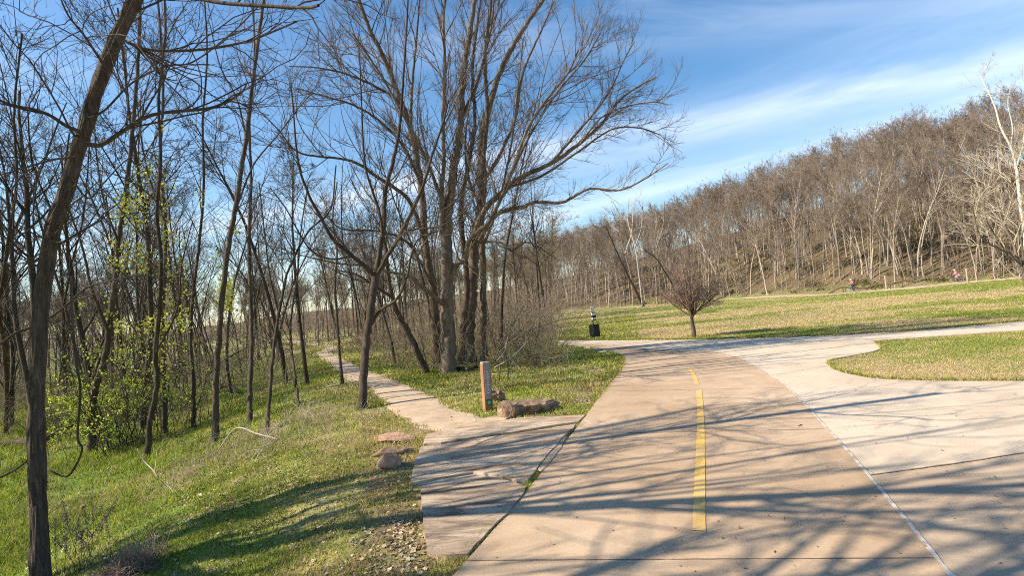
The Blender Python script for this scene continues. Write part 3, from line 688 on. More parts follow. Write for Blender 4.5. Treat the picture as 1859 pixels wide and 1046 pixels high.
hero('big_maple', 'tree', 'slim straight trunk directly above the trail marker post, rightmost in the clump', [
    ([(878, 656), (877, 600), (878, 540), (876, 450), (872, 370), (877, 290), (885, 200), (880, 110), (890, 20), (895, -50)], None, 16.6, 14, 4, 1.0),
    ([(876, 450), (895, 400), (915, 330), (930, 250), (940, 160), (950, 70)], 16.4, 16, 6, 2, 1.0),
    ([(873, 380), (850, 320), (845, 250), (855, 170), (860, 90)], 16.4, 17, 5, 2, 1.0),
], B_MID, T_MID, dens=(3.0, 5, 5), lens=(1.9, 0.55, 0.5), seed=44, up=0.07)
hero('crooked_tree', 'tree', 'short black crooked trunk bending left away from the foot of the clump', [
    ([(776, 680), (762, 648), (745, 610), (725, 575), (712, 540), (705, 500), (700, 450), (690, 400)], None, 16, 13, 5, 0.6),
    ([(712, 540), (680, 520), (650, 500), (610, 490)], 16, 15, 6, 2, 0.9),
], B_DARK, T_DARK, dens=(2.4, 4, 4), lens=(1.4, 0.5, 0.5), seed=45)
hero('big_maple', 'tree', 'thin black trunk squeezed between the pale trunk and the forked dark one in the clump', [
    ([(836, 664), (842, 590), (848, 520), (842, 450), (836, 380), (850, 300), (862, 220), (858, 120), (870, 20), (878, -40)], None, 19, 13, 4, 0.9),
], B_DARK, T_DARK, dens=(3.0, 5, 5), lens=(1.8, 0.55, 0.5), seed=46, up=0.07)

mid = [
 ('dark forked trunk in the left wood with green leaves round its foot', [([(168, 822), (164, 761), (172, 709), (190, 655), (198, 594), (209, 515), (215, 440), (230, 340), (240, 240), (250, 120), (255, 0)], None, 14.5, 17, 6, .7), ([(196, 600), (180, 560), (165, 520), (150, 450), (120, 360), (110, 260)], 14.2, 13.5, 8, 3, .8), ([(215, 440), (190, 370), (175, 280), (170, 180)], 14.3, 14, 5, 2, 1.0)]),
 ('black leaning sapling trunk standing in bright grass behind the shrub', [([(268, 832), (272, 770), (285, 700), (282, 640), (290, 560), (292, 470), (285, 380), (292, 290), (288, 180), (300, 60), (296, -40)], None, 12.5, 12, 4, .8), ([(283, 640), (310, 590), (325, 545), (330, 480), (350, 400)], 12.3, 12, 5, 2, .8)]),
 ('straight dark trunk leaning right in the sunny gap of the left wood', [([(393, 800), (392, 700), (399, 600), (410, 480), (427, 380), (447, 250), (456, 170), (468, 80), (480, -10), (490, -90)], None, 14.5, 13, 5, .9), ([(428, 380), (460, 300), (500, 250), (540, 200)], 14.4, 14, 4, 2, 1.0), ([(447, 250), (430, 180), (400, 120), (380, 40)], 14.5, 15, 4, 2, 1.0)]),
 ('thin upright trunk left of the dirt trail with a flared stump beside it', [([(453, 768), (454, 700), (457, 620), (455, 540), (452, 430), (456, 330), (453, 230), (462, 100), (458, -20)], None, 16.5, 10, 3, .9)]),
 ('wavy young tree between the left wood and the dirt trail', [([(484, 790), (490, 715), (496, 640), (506, 570), (516, 520), (524, 490), (560, 420), (600, 380), (610, 300)], None, 13.8, 8, 2.5, .9), ([(506, 570), (490, 500), (480, 420), (470, 330)], 13.8, 13.5, 4, 2, .9)]),
 ('slender pole tree left of the curve where the trail fades', [([(542, 735), (535, 680), (530, 640), (528, 580), (540, 500), (546, 420), (560, 330)], None, 17, 6, 2, .9)]),
 ('thin dark tree standing right at the left edge of the dirt trail', [([(622, 698), (616, 640), (612, 580), (608, 520), (612, 460), (604, 400), (612, 330)], None, 17.5, 6, 2, .8)]),
 ('thin trunk at the far left behind the foreground trunk, with low forks', [([(118, 720), (116, 640), (115, 560), (110, 480), (100, 400), (60, 300), (50, 200)], None, 17, 9, 3, .9), ([(115, 560), (130, 480), (150, 400), (160, 300), (165, 180)], 17, 16, 5, 2, .9)]),
 ('leaning grey trunk just right of the yellow-green vine leaves', [([(350, 780), (352, 700), (346, 620), (350, 540), (362, 440), (370, 330), (368, 220), (376, 100), (370, -20)], None, 17, 8, 3, .9)]),
 ('tall trunk wrapped with yellow-green leaves in the left wood', [([(300, 790), (298, 700), (293, 600), (298, 520), (300, 400), (290, 300), (296, 180), (290, 40), (280, -60)], None, 15.5, 10, 4, .9), ([(298, 400), (270, 320), (255, 240), (245, 140)], 15.5, 15, 5, 2, 1.0)]),
 ('dark trunk leaning in from the lower left edge of the wood', [([(10, 790), (12, 700), (6, 620), (0, 560), (14, 440), (30, 330), (26, 200), (40, 60)], None, 13, 10, 4, .9), ([(0, 625), (31, 604), (57, 594), (104, 568), (146, 531), (177, 516), (260, 500), (330, 520)], 11.5, 12.5, 7, 2, .8)]),
]
for k, (lb, lm) in enumerate(mid):
    hero('woodland_tree', 'tree', lb, lm, B_WOOD, T_DARK, dens=(1.9, 4, 3), lens=(1.5, 0.5, 0.5), seed=60+k, up=0.05, group='trees in the left wood')

# right edge trees
hero('pale_tree', 'tree', 'tan low-branching tree cut off by the right edge of the photo, bare sunlit twigs', [
    ([(1864, 612), (1868, 560), (1862, 515), (1852, 482), (1838, 462), (1822, 450)], None, 14.0, 11, 5, 0.3),
    ([(1838, 462), (1815, 452), (1792, 440), (1778, 425), (1770, 395), (1764, 370)], 14.0, 12.6, 5, 1.4, 1.3),
    ([(1852, 482), (1838, 440), (1820, 400), (1805, 350), (1800, 310)], 14.0, 14.5, 6, 1.4, 1.5),
    ([(1858, 495), (1856, 450), (1845, 400), (1838, 340), (1830, 290)], 14.0, 14.0, 6, 1.4, 1.5),
    ([(1862, 510), (1885, 450), (1890, 380), (1880, 300), (1885, 250)], 14.0, 15.0, 6, 1.4, 1.5),
    ([(1822, 450), (1805, 425), (1790, 395), (1785, 350)], 13.8, 13.0, 4, 1.4, 1.4),
    ([(1862, 500), (1920, 440), (1960, 360), (1975, 300)], 14.0, 14, 7, 1.6, 1.3),
], B_LIGHT, T_PALE, dens=(4.0, 5, 4), lens=(0.95, 0.5, 0.5), seed=81, tip=0.0025, up=0.03)
hero('white_sycamore', 'tree', 'tall white-barked bare tree rising above the hillside wood at the right edge', [
    ([(1866, 505), (1862, 440), (1855, 390), (1848, 330), (1845, 305), (1835, 267), (1816, 229), (1807, 195), (1792, 162), (1783, 143)], None, 55, 9, 2, 0.5),
    ([(1845, 305), (1858, 260), (1862, 215), (1875, 170)], 55, 55, 4, 1.5, 0.7), ([(1816, 229), (1795, 215), (1780, 200), (1768, 198)], 55, 54, 2.5, 1.2, 0.7),
    ([(1835, 267), (1838, 230), (1830, 190), (1834, 160)], 55, 56, 3, 1.2, 0.7), ([(1855, 390), (1830, 350), (1815, 310), (1810, 270)], 55, 54, 3, 1.2, 0.6),
], B_WHITE, T_WHITE, dens=(1.2, 4, 4), lens=(2.6, 0.5, 0.5), seed=82, tip=0.006)
for k, (a_, lb) in enumerate((([(1150, 556), (1146, 505), (1135, 460), (1124, 420), (1112, 385)], 'left white sycamore trunk at the foot of the wood, leaning left'),
                          ([(1166, 553), (1160, 500), (1153, 450), (1140, 400), (1142, 360)], 'second white sycamore of the far group, slightly bent'),
                          ([(1200, 552), (1197, 500), (1192, 450), (1186, 400), (1180, 368)], 'right white sycamore of the far group, beside the pedestrian'))):
    hero('white_sycamore', 'tree', lb, [(a_, None, 80, 2.8, 1.2, 0.5), ([a_[2], (a_[2][0]+12, a_[2][1]-40), (a_[2][0]+14, a_[2][1]-85)], 80, 81, 3, 1.2, .5), ([a_[3], (a_[3][0]-14, a_[3][1]-10), (a_[3][0]-28, a_[3][1]-36)], 80, 81, 2, 1.0, .5)],
         B_HILL, T_PALE, dens=(0.8, 4, 3), lens=(2.2, 0.5, 0.5), seed=90+k, tip=0.008, group='white sycamores at the far edge of the field')
for k, (a_, w_, lb) in enumerate((([(1168, 556), (1150, 520), (1130, 480), (1112, 440), (1100, 410)], 5, 'dark trunk slanting left in front of the far white sycamores'),
                          ([(1228, 548), (1222, 520), (1205, 490), (1190, 468), (1170, 455)], 4, 'dark arching tree bent over beside the pedestrian in orange'))):
    hero('leaning_tree', 'tree', lb, [(a_, None, 78, w_, 1.5, 0.8)], B_DARK, T_DARK, dens=(0.9, 4, 3), lens=(2.2, 0.5, 0.5), seed=95+k, tip=0.007)

# small ornamental tree with a dense round crown
def ornamental():
    rg = np.random.default_rng(5); b = G(1260, 613); e = empty('ornamental_tree', b)
    tag(e, 'small lone tree with a dense round reddish crown of bare twigs on the lawn edge', 'tree')
    tr = Geo(); h = 0.95
    pts = np.array([[0, 0, -.15], [0, 0, 0], [.01, 0, .3], [-.02, .01, .65], [-.01, 0, h]]); tubes(tr, crom(pts, 14), np.linspace(.1, .075, 14), 10)
    n = 15; a = np.linspace(0, 2*math.pi, n, endpoint=False)+rg.normal(0, .15, n); tilt = rg.uniform(.15, 1.05, n)
    tilt = tilt*1.0
    dr = np.stack([np.sin(tilt)*np.cos(a), np.sin(tilt)*np.sin(a), np.cos(tilt)], 1)
    st = np.array([[0, 0, h]])+np.stack([0*a, 0*a, rg.uniform(-.18, .02, n)], 1)
    p1, q1 = grow(st, dr, rg.uniform(1.3, 2.3, n), np.full(n, .032), np.full(n, .010), 8, .05, .085, rg); tubes(tr, p1, q1, 6)
    obj('trunk', tr, B_MID, e)
    cr = Geo()
    s2, d2, l2, r2 = spawn(p1, q1, 10, .08, .3, .8, .5, rg, .6, lcap=0.95); p2, q2 = grow(s2, d2, l2, r2, r2*.4+.003, 6, .07, .09, rg); tubes(cr, p2, q2, 4)
    s3, d3, l3, r3 = spawn(p2, q2, 6.5, .1, .3, .9, .6, rg, .6, lcap=0.55); r3 = np.maximum(r3, .004); p3, q3 = grow(s3, d3, l3, r3, r3*.4+.003, 4, .09, .08, rg); tubes(cr, p3, q3, 3)
    s4, d4, l4, r4 = spawn(p3, q3, 3.0, .2, .4, 1., .6, rg, .7, lcap=.3); r4 = np.maximum(r4, .003); p4, q4 = grow(s4, d4, l4, r4, r4*.4+.002, 3, .1, .05, rg); tubes(cr, p4, q4, 3)
    obj('crown', cr, T_RED, e)
    # a few withered leaves and fruits left on the twigs
    k = rg.choice(len(p3), 260); lf = Geo(); leaves(lf, p3[k, -1], 0.035, rg, [(0.20, 0.09, 0.05), (0.30, 0.17, 0.08), (0.14, 0.10, 0.05)]); obj('withered_leaves', lf.mesh('withered_leaves', color=True), M_LITTER, e)
def leaves(g, pos, size, rg, cols, flat=0.0):
    n = len(pos); d = nrm(rg.normal(0, 1, (n, 3))*np.array([1, 1, 1-flat])); u = nrm(np.cross(d, nrm(rg.normal(0, 1, (n, 3))*np.array([1-flat*.9, 1-flat*.9, 1])+[0, 0, flat])));
    s_ = size*rg.uniform(.6, 1.35, (n, 1)); w_ = s_*rg.uniform(.35, .55, (n, 1)); nn_ = nrm(np.cross(d, u))*s_*rg.uniform(-.2, .3, (n, 1))
    v_ = np.stack([pos, pos+d*s_*.5+u*w_+nn_, pos+d*s_, pos+d*s_*.5-u*w_+nn_], 1).reshape(-1, 3)
    c_ = np.array(cols)[rg.integers(0, len(cols), n)]*rg.uniform(.75, 1.25, (n, 1)); c_ = np.hstack([c_, np.ones((n, 1))])
    g.add(v_, np.arange(4*n).reshape(n, 4), None, np.repeat(c_, 4, axis=0))
ornamental()

# woodland prototypes, full detail (shared by copies) and light ones (for the joined far wood)
def proto_geo(seed, H, r, form='tall', lod=0, twr=0.005):
    rg = np.random.default_rng(seed); tr = Geo(); cr = Geo()
    n = 14 if lod != 1 else 7
    p0, q0 = grow(np.array([[0, 0, -.3]]), np.array([[rg.normal(0, .04), rg.normal(0, .04), 1.]]), np.array([H]), np.array([r]), np.array([r*.22]), n, .035, .02, rg)
    q0[0, 0] *= 1.3
    tubes(tr, p0, q0, 8 if lod == 0 else 5)
    low = .45 if form == 'tall' else .18
    c1, c2, c3, c4 = {0: (17, 6, 5, 2.5), 1: (15, 6, 5.5, 0), 2: (24, 5, 3.5, 0)}[lod]
    s1, d1, l1, r1 = spawn(p0, q0, float(c1), low, .35, .8, .33, rg, .5, tmax=.97)
    l1 = l1*np.where(rg.random(len(l1)) < .25, 1.5, .9); p1, q1 = grow(s1, d1, l1, r1, r1*.12+twr*.7, 6 if lod == 0 else 4, .07, .06, rg); tubes(tr if lod == 0 else cr, p1, q1, 5 if lod == 0 else 3)
    s2, d2, l2, r2 = spawn(p1, q1, c2, .2, .4, .9, .5, rg, .6); p2, q2 = grow(s2, d2, l2, r2, r2*.3+twr, 4 if lod == 0 else 3, .09, .03, rg); tubes(cr, p2, q2, 3)
    s3, d3, l3, r3 = spawn(p2, q2, c3, .15, .4, .9, .5, rg, .6); r3 = np.maximum(r3, twr*1.3); p3, q3 = grow(s3, d3, l3, r3, r3*.3+twr, 3 if lod == 0 else 2, .12, .02, rg); tubes(cr, p3, q3, 3)
    if c4:
        s4, d4, l4, r4 = spawn(p3, q3, c4, .15, .4, .9, .6, rg, .6); r4 = np.maximum(r4, twr*1.1); p4, q4 = grow(s4, d4, l4, r4, r4*.3+twr*.8, 2, .1, .06, rg); tubes(cr, p4, q4, 3)
    return tr, cr
def proto_pair(seed, H, r, form, twr):
    a, b = proto_geo(seed, H, r, form, 0, twr); return a.mesh('trunk'), b.mesh('crown')
def mats_on(me, m): me.materials.append(m); return me
def copy_tree(pr, name, loc, rz, sc, lean, label, group, cat='tree'):
    e = empty(name, loc, rz); e.scale = (sc[0], sc[0], sc[1]); e.rotation_euler = (lean[0], lean[1], rz); tag(e, label, cat, group)
    for nm, me in zip(('trunk', 'crown'), pr):
        o = bpy.data.objects.new(nm, me); COL.objects.link(o); o.parent = e
    return e
HP = []
for k in range(8):
    a, b = proto_pair(200+k, 12+k*.5, .085+.02*(k % 4), 'tall', .0055)
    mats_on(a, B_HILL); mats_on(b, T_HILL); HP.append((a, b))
WP = []
for k in range(8):
    a, b = proto_pair(300+k, 9+k*.6, .07+.012*(k % 5), 'tall' if k % 3 else 'low', .0035)
    mats_on(a, B_WOOD); mats_on(b, T_DARK if k % 2 else T_MID); WP.append((a, b))
rh = np.random.default_rng(77)
def radius_of(az): return float(np.interp(az, AZK, RB))
# hillside: nearest ones are things, the rest one joined wood
cand = []
tries = 0
while len(cand) < 1150 and tries < 20000:
    tries += 1
    az = rh.uniform(pxang(930), pxang(2150)); rb = radius_of(az); off = 78*rh.random()**1.15 + 0.8
    r_ = rb+off
    cand.append((off, az, r_))
cand.sort()
inview = [c_ for c_ in cand]
sides = ['at the hillside wood edge left of the small lone tree', 'at the hillside wood edge behind the small lone tree', 'at the hillside wood edge above the coral cyclist', 'at the hillside wood edge between the two cyclists', 'at the hillside wood edge right of the pink cyclist']
def zone(px): return sides[0 if px < 1190 else 1 if px < 1400 else 2 if px < 1580 else 3 if px < 1720 else 4]
N_IND = 170
for k, (off, az, r_) in enumerate(inview[:N_IND]):
    x, y = r_*math.sin(az), r_*math.cos(az); z = float(height(x, y)); px = proj((x, y, z))[0]
    s_ = rh.uniform(.6, 1.05)*(0.55+0.45*min(1, (off+6)/14)); zn = zone(px)
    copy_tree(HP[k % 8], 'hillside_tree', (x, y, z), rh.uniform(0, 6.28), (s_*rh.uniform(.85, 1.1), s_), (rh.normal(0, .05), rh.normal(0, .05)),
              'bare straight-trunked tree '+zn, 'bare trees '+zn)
LP = []
for k in range(6):
    a, b = proto_geo(400+k, 13.5, .11, 'tall', 1, .010); LP.append((a, b))
def join_wood(name, items, m1, m2, label):
    vs = [[], []]; qs = [[], []]; nn_ = [0, 0]
    for (k, x, y, z, s_, rz) in items:
        c_, s__ = math.cos(rz), math.sin(rz)
        for w_, gg in enumerate(LP[k % len(LP)]):
            V = np.concatenate(gg.v); Q = np.concatenate(gg.q)
            V = np.stack([V[:, 0]*c_-V[:, 1]*s__, V[:, 0]*s__+V[:, 1]*c_, V[:, 2]], 1)*s_+[x, y, z]
            vs[w_].append(V); qs[w_].append(Q+nn_[w_]); nn_[w_] += len(V)
    g_ = Geo(); g_.add(np.concatenate(vs[0]), np.concatenate(qs[0])); nq = sum(len(a) for a in qs[0]); g_.add(np.concatenate(vs[1]), np.concatenate(qs[1]))
    me = g_.mesh(name); o = obj(name, me, [m1, m2]); mi = np.zeros(len(me.polygons), np.int32); mi[nq:] = 1; me.polygons.foreach_set('material_index', mi)
    tag(o, label, kind='stuff'); return o
items = []
for k, (off, az, r_) in enumerate(inview[N_IND:]):
    x, y = r_*math.sin(az), r_*math.cos(az); items.append((k, x, y, float(height(x, y)), rh.uniform(.62, .98), rh.uniform(0, 6.28)))
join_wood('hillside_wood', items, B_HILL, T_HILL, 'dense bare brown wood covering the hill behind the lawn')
items = []
for k in range(640):
    az = rh.uniform(-.95, pxang(1010)); r_ = 52+138*rh.random()**1.2; x, y = r_*math.sin(az), r_*math.cos(az)
    items.append((k, x, y, float(height(x, y)), rh.uniform(.45, .8), rh.uniform(0, 6.28)))
join_wood('far_wood', items, B_MID, T_BRUSH, 'distant bare wood seen through the trunks on the left')
# left wood individuals
k = 0; placed = []
while k < 122:
    px = rh.uniform(-120, 1000); dep = 15+47*rh.random()**1.1; a = pxang(px); x, y = math.tan(a)*dep, dep
    sx_ = float(xe(y))-x
    if -2.2 < sx_ < 0.9: continue
    if sx_ <= 0 and px > 905 and dep < 40: continue
    if sx_ <= 0 and dep < 20: continue
    if any((x-u)**2+(y-v)**2 < 1.2 for u, v in placed): continue
    if dist_line(np.array([x]), np.array([y]), TRC[::3])[0] < 1.3: continue
    placed.append((x, y)); z = float(height(x, y)); s_ = rh.uniform(.65, 1.15)
    zn = ('far left of the photo behind the foreground trunk' if px < 150 else 'behind the leafy green shrub' if px < 350 else 'between the shrub and the dirt trail' if px < 600 else 'behind the forked tree and beyond the trail' if px < 780 else 'behind the big clump of trunks')
    copy_tree(WP[k % 8], 'woodland_tree', (x, y, z), rh.uniform(0, 6.28), (s_*rh.uniform(.85, 1.2), s_), (rh.normal(0, .06), rh.normal(0, .07)),
              'thin bare woodland tree '+zn, 'thin bare trees '+zn)
    k += 1
# trees just outside the frame whose branches shade the path
for k, (x, y, s_, lb) in enumerate(((-6.2, 2.5, 1.05, 'big bare tree just outside the left edge, shading the path'), (-10.5, 1.2, 1.2, 'second bare tree outside the left edge, behind the first'), (-8.5, 4.6, 1.0, 'third bare tree outside the left edge, next to the leaning trunk'), (-13, 3.0, 1.2, 'farthest bare tree outside the left edge'), (-4.6, .6, .85, 'smallest bare tree outside the left edge, closest to the camera'), (-7.5, -1.2, 1.0, 'bare tree outside the left edge, behind the camera'))):
    tr_, cr_ = proto_geo(520+k, 12, .18, 'low', 2, .005)
    copy_tree((mats_on(tr_.mesh('trunk'), B_DARK), mats_on(cr_.mesh('crown'), T_DARK)), 'shade_tree', (x, y, float(height(x, y))), k*1.3, (s_, s_), (0, .03), lb, None)
# ------------------------------------------------------------------ undergrowth, shrubs
def stems_at(pos, ln, rg, r=.006, per=4, up=-.02, wig=.12, tilt=.35, l2=.45, g=None, k=4):
    n = len(pos); d = np.stack([rg.normal(0, tilt, n), rg.normal(0, tilt, n), np.ones(n)], 1)
    rr_ = r*rg.uniform(.6, 1.3, n)*np.sqrt(np.maximum(ln, .2)); p, q = grow(pos-[0, 0, .05], d, ln, rr_, rr_*.35, 7, wig, up, rg); g = g or Geo(); tubes(g, p, q, k)
    s, d2, l_, r_ = spawn(p, q, per, .15, .4, 1.1, l2, rg, .7); p2, q2 = grow(s, d2, l_, r_, r_*.35+.0008, 5, wig*1.1, up, rg); tubes(g, p2, q2, 3)
    s, d3, l_, r_ = spawn(p2, q2, 2.2, .15, .4, 1.0, .5, rg, .7); p3, q3 = grow(s, d3, l_, r_, r_*.4+.0008, 3, wig, up, rg); tubes(g, p3, q3, 3)
    return g, p2, p3
ru = np.random.default_rng(900)
def scatter(n, f, rg):
    """rejection-sample n ground points with f(x,y,px,dep)->keep probability, over the visible wedge"""
    out_ = []
    while sum(len(o) for o in out_) < n:
        m_ = n*2; px = rg.uniform(-150, 1500, m_); dep = np.exp(rg.uniform(math.log(3.0), math.log(60), m_)); x = (px-929.5)/F*dep; y = dep
        k = rg.random(m_) < f(x, y, px, dep); o = np.stack([x[k], y[k]], 1); out_.append(o)
    o = np.concatenate(out_)[:n]; return np.column_stack([o, height(o[:, 0], o[:, 1])])
def clump(x, y, sc=.35, s0=50): return vnoise(x*sc, y*sc, s0)
def f_under(x, y, px, dep):
    s = xe(y)-x
    left = (s > 1.5)*sstep(13, 24, dep)*sstep(.4, .7, clump(x, y))
    right = (s < -1.7)*(dep > 17)*(px < 1000)*(px > 640)
    return np.clip(left*.9+right*.8, 0, 1)
ps = scatter(3500, f_under, ru); ln = ru.uniform(.4, 1.0, len(ps))+2.8*ru.random(len(ps))**3
gU, _, _ = stems_at(ps, ln, ru, r=.007, per=4, up=-.035, tilt=.45)
tag(obj('undergrowth', gU, T_BRUSH), 'tangle of thin bare stems and brambles under the trees', kind='stuff')
def f_dry(x, y, px, dep):
    s = xe(y)-x
    return (s > .5)*(dep > 7)*(dep < 17)*sstep(.42, .62, clump(x, y, .8, 60))*.8
ps = scatter(420, f_dry, ru); gU, _, _ = stems_at(ps, ru.uniform(.2, .75, len(ps)), ru, r=.0028, per=2.5, up=-.03, tilt=.4)
ps = scatter(700, f_dry, ru); stems_at(ps, ru.uniform(.15, .5, len(ps)), ru, r=.003, per=4, up=-.05, tilt=.6, g=gU)
tag(obj('dry_weeds', gU, T_STRAW), 'thin dry straw-coloured weed stems standing in the grass', kind='stuff')

def shrub(px, label, n, hgt, spread, m, seed, leaf=None, nl=0, lcols=None, name='shrub', r=.008, group=None, up=-.01, tilt=.25, per=5, dep=None):
    rg = np.random.default_rng(seed); b = G(*px) if dep is None else None
    if b is None:
        q_ = D(px[0], px[1], dep); b = np.array([q_[0], q_[1], float(height(q_[0], q_[1]))])
    pos = np.column_stack([b[0]+rg.normal(0, spread, n), b[1]+rg.normal(0, spread, n)]); pos = np.column_stack([pos, height(pos[:, 0], pos[:, 1])])
    g_, p2, p3 = stems_at(pos, hgt*rg.uniform(.45, 1.15, n), rg, r=r, per=per, up=up, tilt=tilt)
    e = empty(name, b); tag(e, label, 'shrub', group); g_.v = [v_-b for v_ in g_.v]; obj('stems', g_, m, e)
    if nl:
        allp = np.concatenate([p2[:, 2:].reshape(-1, 3), p3.reshape(-1, 3)]); k = rg.choice(len(allp), nl); lf = Geo()
        kk_ = vnoise(allp[k, 0]*2.2, allp[k, 2]*2.2+allp[k, 1], seed) > .42
        leaves(lf, allp[k][kk_]-b+rg.normal(0, .03, (int(kk_.sum()), 3)), leaf, rg, lcols); obj('leaves', lf.mesh('leaves', color=True), M_LEAF, e)
    return e
GR = [(.42, .52, .04), (.52, .58, .07), (.34, .46, .05), (.56, .56, .10)]
shrub((205, 815), 'tall shrub covered in fresh yellow-green leaves in the left wood', 34, 2.5, .45, T_DARK, 1, .055, 3600, GR, tilt=.2)
shrub((172, 800), 'bright green leafy shrub hugging the dark forked trunk', 14, 2.0, .25, T_DARK, 2, .06, 1500, GR, tilt=.15)
shrub((262, 800), 'thin leafy shrub with scattered lime leaves right of the tall one', 26, 3.6, .5, T_DARK, 3, .05, 2400, GR, tilt=.2)
shrub((350, 770), 'sparse leafy sapling clump with pale green tips before the straight trunk', 22, 3.6, .5, T_MID, 4, .045, 1300, [(.36, .40, .08), (.42, .42, .12), (.30, .34, .07)], tilt=.22)
shrub((300, 740), 'tall spindly thicket with sprinkled lime leaves behind the other shrubs', 26, 6.5, .8, T_DARK, 5, .05, 2300, GR, tilt=.13, r=.010)
shrub((100, 790), 'low leafless tangle with a few olive leaves right of the foreground trunk', 24, 1.6, .5, T_DARK, 6, .04, 350, [(.16, .2, .05), (.24, .26, .07)])
shrub((455, 700), 'faint green budding brush far back in the left wood', 26, 3.2, .9, T_MID, 7, .06, 900, [(.30, .34, .08), (.36, .36, .12)])
shrub((968, 668), 'rounded olive-brown thicket of upright stems at the end of the grass verge', 120, 1.0, .42, T_BRUSH, 8, .035, 1500, [(.24, .28, .06), (.34, .31, .10), (.18, .22, .05)], tilt=.3, r=.005)
shrub((1002, 655), 'small bare shrub right of the olive thicket with pale twigs', 30, .8, .22, T_PALE, 9, r=.005, tilt=.4)
shrub((940, 655), 'tall brown bare thicket behind the boulder', 28, 2.2, .6, T_BRUSH, 10, r=.008, tilt=.25)
shrub((915, 640), 'arching brown sapling thicket left of the waste station', 32, 3.4, .9, T_BRUSH, 11, r=.009, tilt=.3)
shrub((985, 622), 'reddish-brown brush against the field behind the bend', 40, 2.2, 1.0, T_HILL, 12, r=.009, tilt=.3)
shrub((960, 612), 'tall grey-brown brush behind the reddish one', 30, 4.0, 1.5, T_HILL, 13, r=.012, tilt=.25)
shrub((700, 630), 'bare brush on the right bank of the dirt trail', 40, 2.6, 1.1, T_MID, 14, r=.009, tilt=.3)
shrub((660, 640), 'brush with a few red-brown leaves beyond the forked tree', 34, 2.8, 1.0, T_MID, 15, .06, 400, [(.36, .10, .05), (.30, .14, .07)], r=.009, tilt=.3)
shrub((893, 625), 'green-leafed low brush between trunks of the clump', 30, 2.0, .9, T_DARK, 16, .06, 700, [(.2, .26, .05), (.28, .3, .08)], r=.008)
shrub((470, 818), 'tangled straw-coloured brush pile in the grass left of the trail', 60, .75, .55, T_PALE, 17, r=.006, tilt=.8, up=-.08)
shrub((560, 760), 'straw-coloured dry brush beside the trail, right of the wavy young tree', 50, .6, .5, T_PALE, 18, r=.005, tilt=.7, up=-.06)
# seed-head weed and brown mound at the lower left corner
def weed():
    rg = np.random.default_rng(3); b = G(150, 1040); e = empty('dried_flower_weed', b); tag(e, 'dried brown weed with fluffy seed heads right of the foreground trunk base', 'weed')
    n = 14; pos = np.column_stack([rg.normal(0, .09, n), rg.normal(0, .07, n), np.zeros(n)]); d = np.stack([rg.normal(0, .2, n), rg.normal(0, .2, n), np.ones(n)], 1)
    ln = rg.uniform(.35, .75, n); p, q = grow(pos, d, ln, np.full(n, .003), np.full(n, .0015), 8, .05, 0, rg); gg = Geo(); tubes(gg, p, q, 4); obj('stems', gg, T_DARK, e)
    for i in range(n):
        lf = Geo(); t_ = rg.random(90); pts = p[i][-1]*(t_[:, None])+p[i][4]*(1-t_[:, None])+rg.normal(0, .011, (90, 3)); leaves(lf, pts, .016, rg, [(.34, .23, .17), (.46, .33, .26), (.26, .17, .12)])
        obj('seed_head', lf.mesh('seed_head', color=True), M_LITTER, e)
weed()
shrub((238, 1040), 'low brown mound of dead grass at the lower left of the photo', 420, .34, .11, T_RED, 30, r=.006, tilt=1.0, up=-.04, per=2, name='dead_grass_mound')

# saplings and brush on the hillside edge
n = 2600; az_ = ru.uniform(pxang(940), pxang(2050), n); off_ = 1+60*ru.random(n)**1.6; rb_ = np.interp(az_, AZK, RB)+off_
ps = np.column_stack([rb_*np.sin(az_), rb_*np.cos(az_)]); ps = np.column_stack([ps, height(ps[:, 0], ps[:, 1])])
gU, _, _ = stems_at(ps, ru.uniform(.8, 2.2, n)+5*ru.random(n)**3, ru, r=.016, per=4, up=.01, tilt=.16, l2=.35)
tag(obj('hillside_undergrowth', gU, T_HILL), 'thin bare saplings and brush between the trunks on the hill', kind='stuff')
n = 2000; az_ = ru.uniform(-.9, pxang(1010), n); rb_ = ru.uniform(42, 175, n); ps = np.column_stack([rb_*np.sin(az_), rb_*np.cos(az_)]); ps = np.column_stack([ps, height(ps[:, 0], ps[:, 1])])
gU, _, _ = stems_at(ps, ru.uniform(1.5, 5, n), ru, r=.014, per=6, up=.0, tilt=.3, l2=.4)
tag(obj('distant_undergrowth', gU, T_HILL), 'distant bare brush filling the gaps under the left wood', kind='stuff')
# low evergreen scrub on the hill floor
lf = Geo(); pts_ = []
for k in range(90):
    a = ru.uniform(pxang(1150), pxang(2000)); r_ = float(np.interp(a, AZK, RB))+1+28*ru.random()**1.3; c_ = np.array([r_*math.sin(a), r_*math.cos(a)]); s_ = ru.uniform(.5, 1.5); m_ = int(150*s_*s_)
    q_ = ru.normal(0, .5, (m_, 3))*s_*np.array([1, 1, .5]); pts_.append(np.column_stack([c_[0]+q_[:, 0], c_[1]+q_[:, 1], float(height(*c_))+np.abs(q_[:, 2])+.1]))
leaves(lf, np.concatenate(pts_), .16, ru, [(.10, .12, .035), (.15, .16, .05), (.20, .16, .07), (.07, .09, .03)])
tag(obj('hillside_scrub', lf.mesh('hillside_scrub', color=True), M_LEAF), 'olive green low scrub scattered on the hill floor', kind='stuff')

